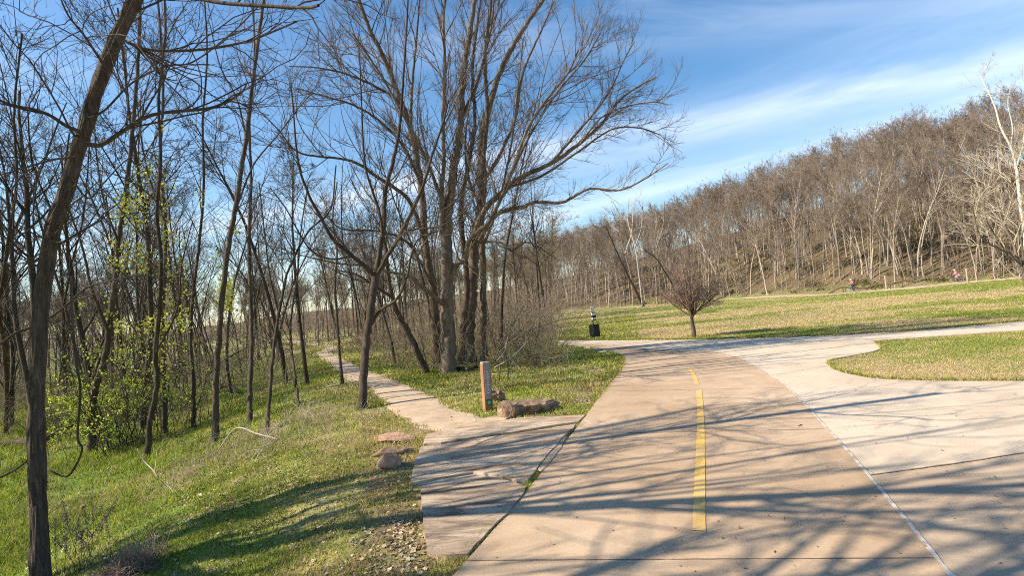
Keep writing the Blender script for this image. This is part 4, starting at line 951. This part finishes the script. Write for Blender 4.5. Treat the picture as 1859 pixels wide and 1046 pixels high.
# ------------------------------------------------------------------ fallen wood and vines
def stick(name, label, paths, m, cat, ridge=0):
    """paths: (list of (px,py,lift above ground) , r0, r1)"""
    gg = Geo(); base = None
    for pts, r0, r1 in paths:
        w_ = []
        for p_ in pts:
            a = G(p_[0], p_[1]) if len(p_) < 4 else D(p_[0], p_[1], p_[3])
            w_.append(a+[0, 0, p_[2]])
        w_ = np.array(w_); base = w_[0] if base is None else base; n = max(12, len(w_)*6); c_ = crom(w_, n); tubes(gg, c_, np.linspace(r0, r1, n), 8, cap=True)
    gg.v = [v_-base for v_ in gg.v]; o = obj(name, gg, m, loc=tuple(base)); tag(o, label, cat); return o
def dp(x, y): return proj(G(x, y))[2]
d0 = dp(285, 865)
stick('fallen_branch', 'pale crooked dead branch sticking out of the grass in front of the shrubs', [([(249, 815, 0, d0), (262, 838, 0, d0), (281, 858, 0, d0-.2), (292, 880, 0, d0-.3), (300, 893, 0, d0-.4)], .009, .014), ([(281, 858, 0, d0-.2), (283, 838, 0, d0), (280, 830, 0, d0)], .008, .004), ([(262, 838, 0, d0), (256, 846, 0, d0)], .006, .004)], T_PALE, 'branch')
d0 = dp(940, 690)
stick('fallen_branch', 'pale bare branches propped like a tent behind the boulder', [([(897, 668, 0, d0), (925, 652, 0, d0), (950, 628, 0, d0+.4), (958, 612, 0, d0+.6)], .012, .006), ([(924, 648, 0, d0), (938, 664, 0, d0), (951, 678, 0, d0-.1)], .011, .008), ([(893, 680, 0, d0), (920, 678, 0, d0), (952, 684, 0, d0)], .010, .010), ([(902, 655, 0, d0), (915, 640, 0, d0), (922, 612, 0, d0)], .011, .006)], T_PALE, 'branch')
stick('stump_sapling', 'two thin broken sapling stems standing behind the trail marker post', [([(921, 703, 0, d0), (922, 670, 0, d0), (918, 640, 0, d0)], .022, .014), ([(905, 700, 0, d0), (908, 672, 0, d0), (912, 655, 0, d0)], .016, .01)], B_MID, 'sapling')
d0 = 6.0
stick('hanging_vine', 'dark bare vine looping down beside the foreground trunk', [([(131, 500, 0, d0), (130, 557, 0, d0), (138, 656, 0, d0-.1), (146, 709, 0, d0-.2), (141, 792, 0, d0-.2), (149, 815, 0, d0-.2), (138, 845, 0, d0-.2), (120, 866, 0, d0-.1), (86, 853, 0, d0)], .012, .010), ([(-20, 876, 0, d0), (20, 858, 0, d0), (50, 836, 0, d0), (66, 815, 0, d0)], .011, .009), ([(100, 440, 0, d0), (60, 470, 0, d0-.2), (30, 500, 0, d0-.3), (36, 540, 0, d0-.3), (28, 600, 0, d0-.3)], .007, .004)], B_DARK, 'vine')
stick('hanging_vine', 'thin vine curling from the upper trunk toward the left edge', [([(20, 470, 0, 6), (25, 390, 0, 6), (24, 340, 0, 6), (60, 305, 0, 6), (66, 330, 0, 6), (60, 400, 0, 6), (72, 450, 0, 6), (90, 470, 0, 6)], .008, .006)], B_DARK, 'vine')
stick('fallen_log', 'dark fallen log lying across the wood floor at the far left', [([(-30, 822, .12), (30, 812, .15), (70, 815, .2), (110, 800, .28), (140, 790, .35)], .10, .06), ([(70, 815, .2), (60, 790, .6)], .04, .015)], B_DARK, 'log')
stick('fallen_log', 'short mossy log lying behind the trunks of the left wood', [([(388, 715, .15), (415, 712, .3), (432, 720, .15)], .09, .05), ([(400, 714, .2), (415, 700, .7)], .035, .012)], B_WOOD, 'log')
stick('fallen_log', 'dark log lying in the grass between the clump and the marker post', [([(770, 668, .08), (800, 672, .10), (850, 676, .1), (866, 672, .1)], .07, .06)], B_DARK, 'log')
stick('fallen_log', 'thin dead pole leaning in the brush in front of the left wood', [([(505, 800, .02), (470, 803, .15), (430, 805, .3), (395, 825, .05)], .018, .010)], T_PALE, 'branch')
# ivy-like leaves up the trunks in the left wood
rg = np.random.default_rng(55); lf = Geo(); pts_ = []
for (pxs, d_) in (([(298, 700), (293, 600), (298, 520), (300, 400), (292, 300), (294, 220)], 15.3), ([(215, 600), (210, 520), (225, 400), (232, 330)], 14.4), ([(410, 560), (412, 480), (422, 410)], 14.4), ([(265, 600), (258, 500), (250, 400), (262, 300)], 15.0), ([(340, 600), (345, 520), (335, 430), (350, 350)], 15.2)):
    c_ = crom(np.array(pxs, float), 90)
    for x, y in c_:
        k = int(rg.integers(0, 20))
        for _ in range(k): pts_.append(D(x+rg.normal(0, 10), y+rg.normal(0, 6), d_+rg.normal(0, .15)))
pts_ = np.array(pts_); keep = vnoise(pts_[:, 0]*1.5, pts_[:, 2]*1.5, 9) > .4; pts_ = pts_[keep]
leaves(lf, pts_, .07, rg, [(.46, .52, .06), (.52, .52, .10), (.36, .44, .06), (.44, .36, .12)])
tag(obj('vine_leaves', lf.mesh('vine_leaves', color=True), M_LEAF), 'young yellow-green climbing leaves scattered up the trunks in the left wood', kind='stuff')

# ------------------------------------------------------------------ grass and litter
def blades(g, pos, h, w_, rg, cols, lean=.5):
    n = len(pos); a = rg.uniform(0, 2*math.pi, n); ux = np.stack([np.cos(a), np.sin(a), 0*a], 1)*w_[:, None]/2
    b = rg.uniform(0, 2*math.pi, n); ln = rg.uniform(.1, lean, n); dx = np.stack([np.cos(b)*ln, np.sin(b)*ln, np.ones(n)], 1)
    d2 = np.stack([np.cos(b)*ln*2.2, np.sin(b)*ln*2.2, .75*np.ones(n)], 1); mid_ = pos+dx*h[:, None]*.5; tip_ = mid_+d2*h[:, None]*.5
    v_ = np.stack([pos-ux, pos+ux, mid_+ux*.7, mid_-ux*.7, tip_], 1).reshape(-1, 3); k = (np.arange(n)*5)[:, None]
    c_ = np.hstack([cols, np.ones((n, 1))]); g.add(v_, k+np.array([[0, 1, 2, 3]]), k+np.array([[3, 2, 4]]), np.repeat(c_, 5, axis=0))
GC0 = np.array([(.20, .28, .022), (.29, .345, .035), (.42, .43, .06), (.10, .155, .015)]); SC0 = np.array([(.50, .39, .15), (.58, .46, .20), (.36, .26, .10)])
GL = np.array([(.22, .27, .04), (.30, .34, .055), (.38, .40, .08), (.15, .20, .03)]); SL = np.array([(.66, .50, .27), (.60, .46, .23), (.48, .36, .18)])
def gcols(x, y, rg, dry, lawn=False):
    GC, SC = (GL, SL) if lawn else (GC0, SC0)
    n = len(x); dryp = np.clip(dry, 0, 1); s = rg.random(n) < dryp; c_ = GC[rg.integers(0, 4, n)]; c_[s] = SC[rg.integers(0, 3, s.sum())]
    return c_*rg.uniform(.75, 1.25, (n, 1))
sun_patch = lambda x, y: vnoise(x*.3, y*.3, 71)
def f_grass(x, y, px, dep):
    s = xe(y)-x; bare = clump(x, y, .9, 80); bare2 = clump(x, y, 2.3, 81)
    dens = np.clip(.25+1.5*(bare*.6+bare2*.4-.3), .05, 1)
    ok = (s > -1.0) | ((s < -1.0) & (px < 1150))
    ok &= ~paved_mask(x, y); ok &= dist_line(x, y, TRC[::2]) > .36+.2*clump(x, y, 3.0, 12)
    inf = np.zeros(np.shape(x), bool)
    for fp in FLAGP: inf |= in_poly(x, y, fp)
    ok &= ~inf
    return ok*dens*np.where(dep > 30, .6, 1)
FLAGP = [poly_pts([(745, 877), (752, 842), (764, 812), (775, 788), (830, 776), (900, 764), (1064, 753), (1016, 800), (958, 872), (951, 894), (900, 953), (848, 1006), (774, 1003), (765, 930)])]
rgs = np.random.default_rng(1234)
ps = scatter(260000, f_grass, rgs); dep = ps[:, 1]; s_ = xe(ps[:, 1])-ps[:, 0]
dryness = .16+1.2*(.6*clump(ps[:, 0], ps[:, 1], .7, 90)+.4*clump(ps[:, 0], ps[:, 1], 2.6, 93)-.5)+.2*(s_ < 1.2)
lush = sstep(3, 6, s_)*sstep(.35, .6, clump(ps[:, 0], ps[:, 1], .5, 91)); dryness = dryness-lush*.35
g = Geo(); h = (rgs.uniform(.03, .075, len(ps))+.12*lush*rgs.random(len(ps)))*np.clip(dep/9, .8, 1.8); w_ = .006*np.clip(dep/5, .8, 7)
cc = gcols(ps[:, 0], ps[:, 1], rgs, dryness); cc *= (.62+.75*clump(ps[:, 0], ps[:, 1], 3.1, 94))[:, None]
blades(g, ps, h, w_, rgs, cc, .7)
tag(obj('grass', g.mesh('grass', smooth=False, color=True), M_GRASS), 'short spring grass covering the left bank and the wood floor', kind='stuff')
# lawn blades on the right
def f_lawn(x, y, px, dep):
    return (x > 2.2)*(~paved_mask(x, y))*(dep > 6)*(np.hypot(x, y) < np.interp(np.arctan2(x, y), AZK, RB)-10+3*clump(x, y, .4, 13))*.9
def scatter_r(n, rg):
    out_ = []; tot = 0
    while tot < n:
        m_ = 200000; px = rg.uniform(1010, 1960, m_); dep = np.exp(rg.uniform(math.log(7), math.log(70), m_)); x = (px-929.5)/F*dep; k = f_lawn(x, dep, px, dep) > 0
        o = np.stack([x[k], dep[k]], 1); out_.append(o); tot += len(o)
    o = np.concatenate(out_)[:n]; return np.column_stack([o, height(o[:, 0], o[:, 1])])
ps = scatter_r(270000, rgs); pat = .3*clump(ps[:, 0]*.55, ps[:, 1], .5, 95)+.35*clump(ps[:, 0]*.45, ps[:, 1], .17, 96)+.2*clump(ps[:, 0], ps[:, 1], 1.7, 98)
near_i = (ps[:, 1] < 17.5); dryness = (pat-.43)*9+.58; dryness = np.where(near_i & (ps[:, 0] > 3), (pat-.43)*4+1.05-.55*sstep(12.0, 14.5, ps[:, 1]), dryness)
g = Geo(); h = rgs.uniform(.015, .05, len(ps))*np.clip(ps[:, 1]/14, .8, 1.5); w_ = .0058*np.clip(ps[:, 1]/6, 1, 8)
cc = np.clip(gcols(ps[:, 0], ps[:, 1], rgs, dryness, True), 0, .72); blades(g, ps, h, w_, rgs, cc, 1.2)
tag(obj('lawn_grass', g.mesh('lawn_grass', smooth=False, color=True), M_GRASS), 'mown patchy lawn grass, half green and half straw', kind='stuff')
# longer blades leaning over the pavement edges
ed = []
for line, sg in ((BY[6:], 1), (LE[26:], 1), (TE, 1)):
    w2 = np.array([P(x, y, 0) for x, y in line]); seg = np.linalg.norm(np.diff(w2, axis=0), axis=1); n_ = (np.minimum(seg, 40)*260).astype(int)
    for a_, b_2, c_n in zip(w2[:-1], w2[1:], n_):
        if a_[1] > 40 or c_n < 1: continue
        t_ = rgs.random(c_n)[:, None]; ed.append(a_*(1-t_)+b_2*t_+rgs.normal(0, .035, (c_n, 3)))
ed = np.concatenate(ed); ed[:, 2] = 0.01; ed = ed[~paved_mask(ed[:, 0], ed[:, 1])]
g = Geo(); blades(g, ed, rgs.uniform(.04, .10, len(ed)), .007*np.clip(ed[:, 1]/6, 1, 5), rgs, gcols(ed[:, 0], ed[:, 1], rgs, np.full(len(ed), .45)), 1.3)
tag(obj('edge_grass', g.mesh('edge_grass', smooth=False, color=True), M_GRASS), 'untrimmed grass leaning over the edges of the concrete', kind='stuff')
# fallen leaves
def f_leaf(x, y, px, dep):
    s = xe(y)-x; ok = ((s > -.1) | ((s < -1.0) & (px < 1135)))&~paved_mask(x, y)
    for fp in FLAGP: ok &= ~in_poly(x, y, fp)
    near = np.exp(-np.clip(s, 0, 9)/1.2)*(dep < 9)
    verge = (s < -1.0)*(px > 960)*(dep < 16)
    return ok*np.clip(.2+.6*sstep(.45, .7, clump(x, y, 1.1, 99))+.3*near*clump(x, y, 2.5, 97)+.5*verge, 0, 1)
ps = scatter(26000, f_leaf, rgs); g = Geo(); ps[:, 2] += .012
leaves(g, ps, .036, rgs, [(.42, .29, .16), (.52, .40, .26), (.30, .19, .10), (.22, .14, .08), (.60, .50, .36)], flat=.75)
tag(obj('fallen_leaves', g.mesh('fallen_leaves', color=True), M_LITTER), 'dry brown leaves and chips lying in the grass by the path', kind='stuff')
# wood floor litter further off is texture; debris on the paving
n = 130; px_ = rgs.uniform(880, 1850, n); py_ = rgs.uniform(700, 1040, n); q_ = np.array([P(a, b, ZT+.008) for a, b in zip(px_, py_)]); q_ = q_[paved_mask(q_[:, 0], q_[:, 1])]
g = Geo(); leaves(g, q_, .02, rgs, [(.22, .13, .08), (.36, .25, .15)], flat=.9)
tag(obj('leaf_debris', g.mesh('leaf_debris', color=True), M_LITTER), 'tiny leaf crumbs scattered on the concrete', kind='stuff')
o = P(1453, 773, ZT+.006); gg = Geo(); tubes(gg, np.array([[-.035, -.02, .004], [0, 0, .006], [.035, .025, .004]]), np.array([.005, .007, .003]), 6); tag(obj('twig', gg, B_DARK, loc=tuple(o)), 'single short dark twig lying on the pink concrete right of the yellow line', 'twig')
# moss in the crack between flagstones and concrete
mline = [(848, 1006), (870, 984), (893, 962), (925, 930), (951, 897), (958, 885), (985, 858), (1005, 835)]
c_ = crom(np.array(mline, float), 1500)+rgs.normal(0, 1.6, (1500, 2))*np.array([2.2, .4]); ps = np.array([P(x+1, y, .0) for x, y in c_]); ps[:, 2] = 0
c2 = crom(np.array([(760, 879), (800, 868), (858, 860), (905, 865), (957, 881)], float), 500)+rgs.normal(0, .8, (500, 2)); ps = np.vstack([ps, np.array([P(x, y, .0) for x, y in c2])])
ps = ps[~paved_mask(ps[:, 0], ps[:, 1])]
g = Geo(); blades(g, ps, rgs.uniform(.03, .07, len(ps)), np.full(len(ps), .008), rgs, gcols(ps[:, 0], ps[:, 1], rgs, np.full(len(ps), .15)), .9)
tag(obj('moss', g.mesh('moss', smooth=False, color=True), M_GRASS), 'moss and grass growing in the cracks around the flagstones', kind='stuff')

# ------------------------------------------------------------------ built objects
def box(name, size, m, parent, loc=(0, 0, 0), rot=(0, 0, 0), bevel=.004, taper=1.0):
    bm = bmesh.new(); bmesh.ops.create_cube(bm, size=1)
    for v_ in bm.verts:
        k = taper if v_.co.z > 0 else 1; v_.co = Vector((v_.co.x*size[0]*k, v_.co.y*size[1]*k, v_.co.z*size[2]))
    if bevel: bmesh.ops.bevel(bm, geom=bm.edges[:], offset=bevel, segments=2, affect='EDGES', profile=.6)
    me = bpy.data.meshes.new(name); bm.to_mesh(me); bm.free(); o = obj(name, me, m, parent, loc); o.rotation_euler = rot; return o
def cyl(name, pts, r, m, parent, k=12, cap=True):
    gg = Geo(); pts = np.array(pts, float); tubes(gg, pts, np.broadcast_to(np.asarray(r, float), (len(pts),)).copy(), k, cap=cap); return obj(name, gg, m, parent)
M_POST = bark('post_timber', (.15, .07, .032), (.28, .14, .065), (.38, .21, .105), vary=False)
M_PANEL = simple('grey_sign_panel', (.22, .22, .24), (.28, .28, .30), 5, .5, .05); M_INK = simple('pale_print', (.50, .50, .50), (.6, .6, .6), 5, .6, .05)
M_GREEN = simple('green_emblem', (.02, .12, .07), (.03, .16, .09), 5, .5, .05); M_LG = simple('pale_green_print', (.2, .42, .25), (.25, .46, .3), 5, .5, .05)
M_BLACK = simple('black_plastic', (.012, .012, .014), (.022, .022, .026), 6, .45, .05); M_WHITE = simple('white_sheet', (.74, .74, .72), (.82, .82, .80), 5, .5, .05)
M_GREYP = simple('grey_cap', (.24, .19, .15), (.38, .31, .25), 9)
b_ = G(886, 747); e = empty('trail_marker_post', b_, R(24)); tag(e, 'square wooden trail marker post with a grey panel and green emblem by the boulder', 'post')
e.rotation_euler = (0, R(1.2), R(24))
box('post', (.145, .145, .90), M_POST, e, (0, 0, .40)); box('cap', (.15, .15, .035), M_GREYP, e, (0, 0, .866), bevel=.012, taper=.85)
pn = box('sign_panel', (.105, .008, .56), M_PANEL, e, (0, -.0765, .505), bevel=.002)
box('sign_panel', (.105, .008, .10), M_PANEL, e, (0, -.0765, .84-.0), bevel=.002).location.z = .80
for k in range(9): 
    a = .70-k*.045; box('lettering', (.03+.012*(k % 3), .003, .018), M_INK, pn, (0.004*(k % 2), -.0045, a-.505), bevel=0)
em = box('emblem', (.105, .008, .10), M_GREEN, e, (0, -.0765, .165), bevel=.002)
bm = bmesh.new(); bmesh.ops.create_cone(bm, cap_ends=True, segments=24, radius1=.032, radius2=.032, depth=.004); me = bpy.data.meshes.new('emblem_disc'); bm.to_mesh(me); bm.free(); o = obj('emblem_disc', me, M_LG, em, (0, -.0055, 0)); o.rotation_euler = (R(90), 0, 0)
# pet waste station
b_ = G(1079, 613); e = empty('waste_station', b_, R(30)); tag(e, 'black pet waste station with a bin, bag dispenser and white sign on a pole', 'waste bin')
cyl('pole', [(0, 0, -.2), (0, 0, .8), (0, 0, 1.58)], .028, M_BLACK, e)
bn = box('bin', (.40, .36, .64), M_BLACK, e, (-.12, -.22, .31), bevel=.02, taper=.97); box('lid', (.42, .38, .05), M_BLACK, bn, (0, 0, .335), bevel=.015)
box('bin_bracket', (.06, .06, .08), M_BLACK, e, (-.02, -.03, .62))
dsp = box('bag_dispenser', (.20, .13, .42), M_BLACK, e, (0, -.09, 1.07), bevel=.015)
box('label', (.13, .006, .12), M_WHITE, dsp, (0, -.0675, .11), bevel=0); box('label', (.13, .006, .09), M_WHITE, dsp, (0, -.0675, -.12), bevel=0)
box('label', (.006, .09, .12), M_WHITE, dsp, (-.1025, 0, .11), bevel=0); box('label', (.006, .09, .09), M_WHITE, dsp, (-.1025, 0, -.12), bevel=0)
box('sign', (.20, .012, .29), M_WHITE, e, (0, -.036, 1.44), bevel=.004)

def ground_at(px, r):
    a = pxang(px); x, y = r*math.sin(a), r*math.cos(a); return np.array([x, y, float(height(x, y))])
# long dark wavy rail beside the dirt trail
M_RAIL = simple('dark_rail', (.07, .045, .03), (.14, .09, .06), 6)
rp = [(1500, 529, .0), (1512, 523, 0), (1526, 519.5, 0), (1545, 521, 0), (1570, 518.5, 0), (1590, 513, 0), (1610, 514, 0), (1628, 511, 0), (1642, 507, 0), (1660, 510, 0)]
wv_ = [.05, .38, .62, .50, .34, .58, .50, .62, .74, .45]; rw_ = np.array([ground_at(x, 66.8)+[0, 0, h_] for (x, _, _), h_ in zip(rp, wv_)]); b_ = np.array([rw_[0, 0], rw_[0, 1], float(height(rw_[0, 0], rw_[0, 1]))])
e = empty('wavy_rail', b_); tag(e, 'long dark wavy rail on short posts beside the far dirt trail', 'rail')
gg = Geo(); c_ = crom(rw_-b_, 80); tubes(gg, c_, np.full(80, .07), 8, cap=True); obj('rail', gg, M_RAIL, e)
for k in range(6, 78, 12):
    t_ = c_[k]; gz = float(height(t_[0]+b_[0], t_[1]+b_[1]))-b_[2]
    if t_[2] > gz+.05: cyl('post', [(t_[0], t_[1], gz-.2), (t_[0], t_[1], t_[2])], .05, M_RAIL, e, 8)
for px, r_, lb in ((1754, 70, 'weathered timber post beside the dirt trail, right of the pink cyclist'), (1606, 66, 'thin pale post standing at the wavy rail')):
    b_ = ground_at(px, r_); e = box('timber_post', (.16, .16, 1.5), simple('weathered_post', (.28, .2, .13), (.46, .36, .25), 8), None, (b_[0], b_[1], b_[2]+.65), bevel=.02); tag(e, lb, 'post')

# ------------------------------------------------------------------ people and bicycles
M_SKIN = simple('skin', (.50, .30, .21), (.58, .37, .27), 12, .5, .05); M_HAIR = simple('dark_hair', (.03, .02, .015), (.07, .045, .03), 30)
def cloth(n_, c_): return simple(n_, tuple(x*.8 for x in c_), c_, 12, .85, .3)
def skinned(name, J, edges, rad, m, parent, root):
    names = list(J); me = bpy.data.meshes.new(name); me.from_pydata([J[k] for k in names], [(names.index(a), names.index(b)) for a, b in edges], []); me.update()
    o = obj(name, me, m, parent); md = o.modifiers.new('skin', 'SKIN'); md.use_smooth_shade = True
    for i, k in enumerate(names):
        r_ = rad[k]; sv = me.skin_vertices[0].data[i]; sv.radius = r_ if isinstance(r_, tuple) else (r_, r_); sv.use_root = (k == root)
    s_ = o.modifiers.new('sub', 'SUBSURF'); s_.levels = 1; s_.render_levels = 2; return o
def person(base, rz, label, J, shirt, pants, hair=None, helmet=None, scale=1.0, shoe=(.03, .03, .03), sleeves=True):
    e = empty('person', base, rz); e.scale = (scale,)*3; tag(e, label, 'person')
    Rr = dict(pelvis=(.12, .10), waist=(.11, .085), chest=(.14, .10), neck=.05, head0=.075, head1=.095, head2=.075,
              shL=.06, elL=.042, wrL=.028, haL=.035, shR=.06, elR=.042, wrR=.028, haR=.035, hipL=.09, knL=.06, anL=.04, toL=.035, hipR=.09, knR=.06, anR=.04, toR=.035)
    Ed = [('pelvis', 'waist'), ('waist', 'chest'), ('chest', 'neck'), ('neck', 'head0'), ('head0', 'head1'), ('head1', 'head2')]
    for s_ in 'LR': Ed += [('chest', 'sh'+s_), ('sh'+s_, 'el'+s_), ('el'+s_, 'wr'+s_), ('wr'+s_, 'ha'+s_), ('pelvis', 'hip'+s_), ('hip'+s_, 'kn'+s_), ('kn'+s_, 'an'+s_), ('an'+s_, 'to'+s_)]
    h0 = Vector(J['head0']); h2 = Vector(J['head2']); J['head1'] = tuple((h0+h2)/2)
    body = skinned('body', J, Ed, Rr, M_SKIN, e, 'pelvis')
    ks = ['pelvis', 'waist', 'chest', 'shL', 'elL', 'shR', 'elR']; Js = {k: J[k] for k in ks}; rs = dict(pelvis=(.15, .125), waist=(.14, .115), chest=(.17, .13), shL=.085, elL=.06, shR=.085, elR=.06)
    for s_ in 'LR':
        if sleeves: Js['w'+s_] = tuple(Vector(J['el'+s_]).lerp(Vector(J['wr'+s_]), .8)); rs['w'+s_] = .045
    es = [('pelvis', 'waist'), ('waist', 'chest'), ('chest', 'shL'), ('shL', 'elL'), ('chest', 'shR'), ('shR', 'elR')]+([('elL', 'wL'), ('elR', 'wR')] if sleeves else [])
    skinned('shirt', Js, es, rs, shirt, e, 'waist')
    ks = ['pelvis', 'hipL', 'knL', 'anL', 'hipR', 'knR', 'anR']; skinned('trousers', {k: J[k] for k in ks}, [('pelvis', 'hipL'), ('hipL', 'knL'), ('knL', 'anL'), ('pelvis', 'hipR'), ('hipR', 'knR'), ('knR', 'anR')],
            dict(pelvis=(.155, .13), hipL=.11, knL=.078, anL=.055, hipR=.11, knR=.078, anR=.055), pants, e, 'pelvis')
    for s_ in 'LR': skinned('shoe', dict(a=J['an'+s_], b=tuple(Vector(J['an'+s_]).lerp(Vector(J['to'+s_]), .5)), c=J['to'+s_]), [('a', 'b'), ('b', 'c')], dict(a=.055, b=.055, c=.045), M_BLACK, e, 'a')
    for nm, m_, rr_ in (('hair', hair, .103), ('helmet', helmet, .125)):
        if m_ is None: continue
        bm = bmesh.new(); bmesh.ops.create_uvsphere(bm, u_segments=20, v_segments=12, radius=rr_)
        for v_ in bm.verts:
            if v_.co.z < 0: v_.co.z *= .25 if nm == 'helmet' else .7
            if v_.co.z < 0 and nm == 'hair' and v_.co.x > 0: v_.co *= .6
            if nm == 'helmet': v_.co.x *= 1.2
        me = bpy.data.meshes.new(nm); bm.to_mesh(me); bm.free(); me.polygons.foreach_set('use_smooth', [True]*len(me.polygons)); o = obj(nm, me, m_, e); o.location = Vector(J['head1'])+Vector((-.015, 0, .035))
    return e
def ride_pose(crank=0.):
    # forward is +X; bike: wheels r .33 at x 0 and 1.02; saddle (.22,.86); bars (.80,.98)
    J = dict(pelvis=(.20, 0, .96), waist=(.30, 0, 1.12), chest=(.45, 0, 1.33), neck=(.54, 0, 1.45), head0=(.58, 0, 1.50), head2=(.62, 0, 1.64))
    for s_, sg in (('L', 1), ('R', -1)):
        J['sh'+s_] = (.47, sg*.17, 1.36); J['el'+s_] = (.60, sg*.24, 1.14); J['wr'+s_] = (.77, sg*.24, 1.03); J['ha'+s_] = (.82, sg*.24, 1.01)
        a = crank+(0 if sg > 0 else math.pi); px_, pz_ = .42+.165*math.cos(a), .30+.165*math.sin(a)
        J['hip'+s_] = (.20, sg*.10, .92); J['an'+s_] = (px_-.05, sg*.12, pz_+.10); J['to'+s_] = (px_+.10, sg*.12, pz_+.04)
        hx, hz = .20, .92; ax_, az_ = J['an'+s_][0], J['an'+s_][2]; mx, mz = (hx+ax_)/2, (hz+az_)/2; dd = math.hypot(ax_-hx, az_-hz); k = math.sqrt(max(.44**2-(dd/2)**2, .003))
        J['kn'+s_] = (mx+k*(hz-az_)/dd, sg*.12, mz+k*(ax_-hx)/dd)
    return J
def bicycle(base, rz, label, mf, scale=1.):
    e = empty('bicycle', base, rz); e.scale = (scale,)*3; tag(e, label, 'bicycle')
    for x in (0, 1.02):
        gg = Geo(); a = np.linspace(0, 2*math.pi, 33); tubes(gg, np.stack([.32*np.cos(a), 0*a, .32*np.sin(a)], 1), np.full(33, .024), 8); w_ = obj('wheel', gg, M_BLACK, e, (x, 0, .34))
        gg = Geo(); tubes(gg, np.stack([.29*np.cos(a), 0*a, .29*np.sin(a)], 1), np.full(33, .011), 6)
        for k in range(12): b = k*math.pi/6; tubes(gg, np.array([[0, 0, 0], [.29*math.cos(b), 0, .29*math.sin(b)]]), np.full(2, .004), 4)
        obj('rim', gg, M_INK, w_)
    gg = Geo()
    for a, b, r_ in (((.42, 0, .30), (.24, 0, .82), .018), ((.42, 0, .30), (.76, 0, .78), .022), ((.26, 0, .74), (.74, 0, .84), .018), ((.42, 0, .30), (0, .05, .34), .012), ((0, .05, .34), (.26, .02, .74), .010), ((.42, 0, .30), (0, -.05, .34), .012), ((0, -.05, .34), (.26, -.02, .74), .010),
                     ((.74, 0, .90), (.80, 0, .70), .022), ((.80, .05, .68), (1.02, .05, .34), .013), ((.80, -.05, .68), (1.02, -.05, .34), .013)): tubes(gg, np.array([a, b]), np.full(2, r_), 8, cap=True)
    obj('frame', gg, mf, e); gg = Geo(); tubes(gg, np.array([(.74, 0, .90), (.76, 0, .98)]), np.full(2, .014), 8); tubes(gg, crom(np.array([(.82, -.28, 1.0), (.80, -.1, .98), (.80, .1, .98), (.82, .28, 1.0)]), 12), np.full(12, .014), 8, cap=True); obj('handlebar', gg, M_BLACK, e)
    box('saddle', (.25, .12, .05), M_BLACK, e, (.20, 0, .86), bevel=.02); gg = Geo(); a = np.linspace(0, 2*math.pi, 17)
    tubes(gg, np.stack([.42+.09*np.cos(a), 0*a+.03, .30+.09*np.sin(a)], 1), np.full(17, .008), 5); tubes(gg, np.array([(.42, -.06, .30), (.42, .06, .30)]), np.full(2, .02), 8); obj('crankset', gg, M_BLACK, e)
def rider(px, r_, rz, lb1, lb2, shirt, pants, helm, mf, scale, crank):
    b = ground_at(px, r_); b[2] += .05; bicycle(b, rz, lb2, mf, scale); return person(b, rz, lb1, ride_pose(crank), shirt, pants, helmet=helm, scale=scale, sleeves=False)
rider(1552, 64.6, R(172), 'cyclist in a coral red top and white helmet riding left on the dirt trail', 'small green and white bicycle ridden by the cyclist in coral', cloth('coral_shirt', (.80, .22, .20)), cloth('dark_shorts', (.08, .07, .09)), M_WHITE, cloth('green_frame', (.08, .40, .26)), .80, .6)
rider(1742, 72, R(160), 'cyclist in a bright pink top riding left near the timber post', 'dark bicycle ridden by the cyclist in pink', cloth('pink_shirt', (.85, .28, .50)), cloth('pale_trousers', (.62, .40, .42)), cloth('cream_helmet', (.75, .68, .5)), M_BLACK, .80, 2.2)
b_ = ground_at(1206, 84)
J = dict(pelvis=(0, 0, .95), waist=(0, 0, 1.12), chest=(.02, 0, 1.35), neck=(.02, 0, 1.48), head0=(.03, 0, 1.54), head2=(.04, 0, 1.70))
for s_, sg in (('L', 1), ('R', -1)):
    J['sh'+s_] = (.01, sg*.18, 1.40); J['el'+s_] = (-.06+.04*sg, sg*.25, 1.14); J['wr'+s_] = (.06*sg+.04, sg*.26, .92); J['ha'+s_] = (.07*sg+.06, sg*.26, .84)
    J['hip'+s_] = (0, sg*.09, .90); J['kn'+s_] = (.10*sg+.04, sg*.11, .50); J['an'+s_] = (.16*sg-.03, sg*.11, .09); J['to'+s_] = (.16*sg+.14, sg*.12, .04)
person(b_, R(100), 'pedestrian in an orange top and dark trousers walking away by the far trees', J, cloth('orange_shirt', (.80, .20, .09)), cloth('slate_trousers', (.10, .10, .14)), hair=M_HAIR)
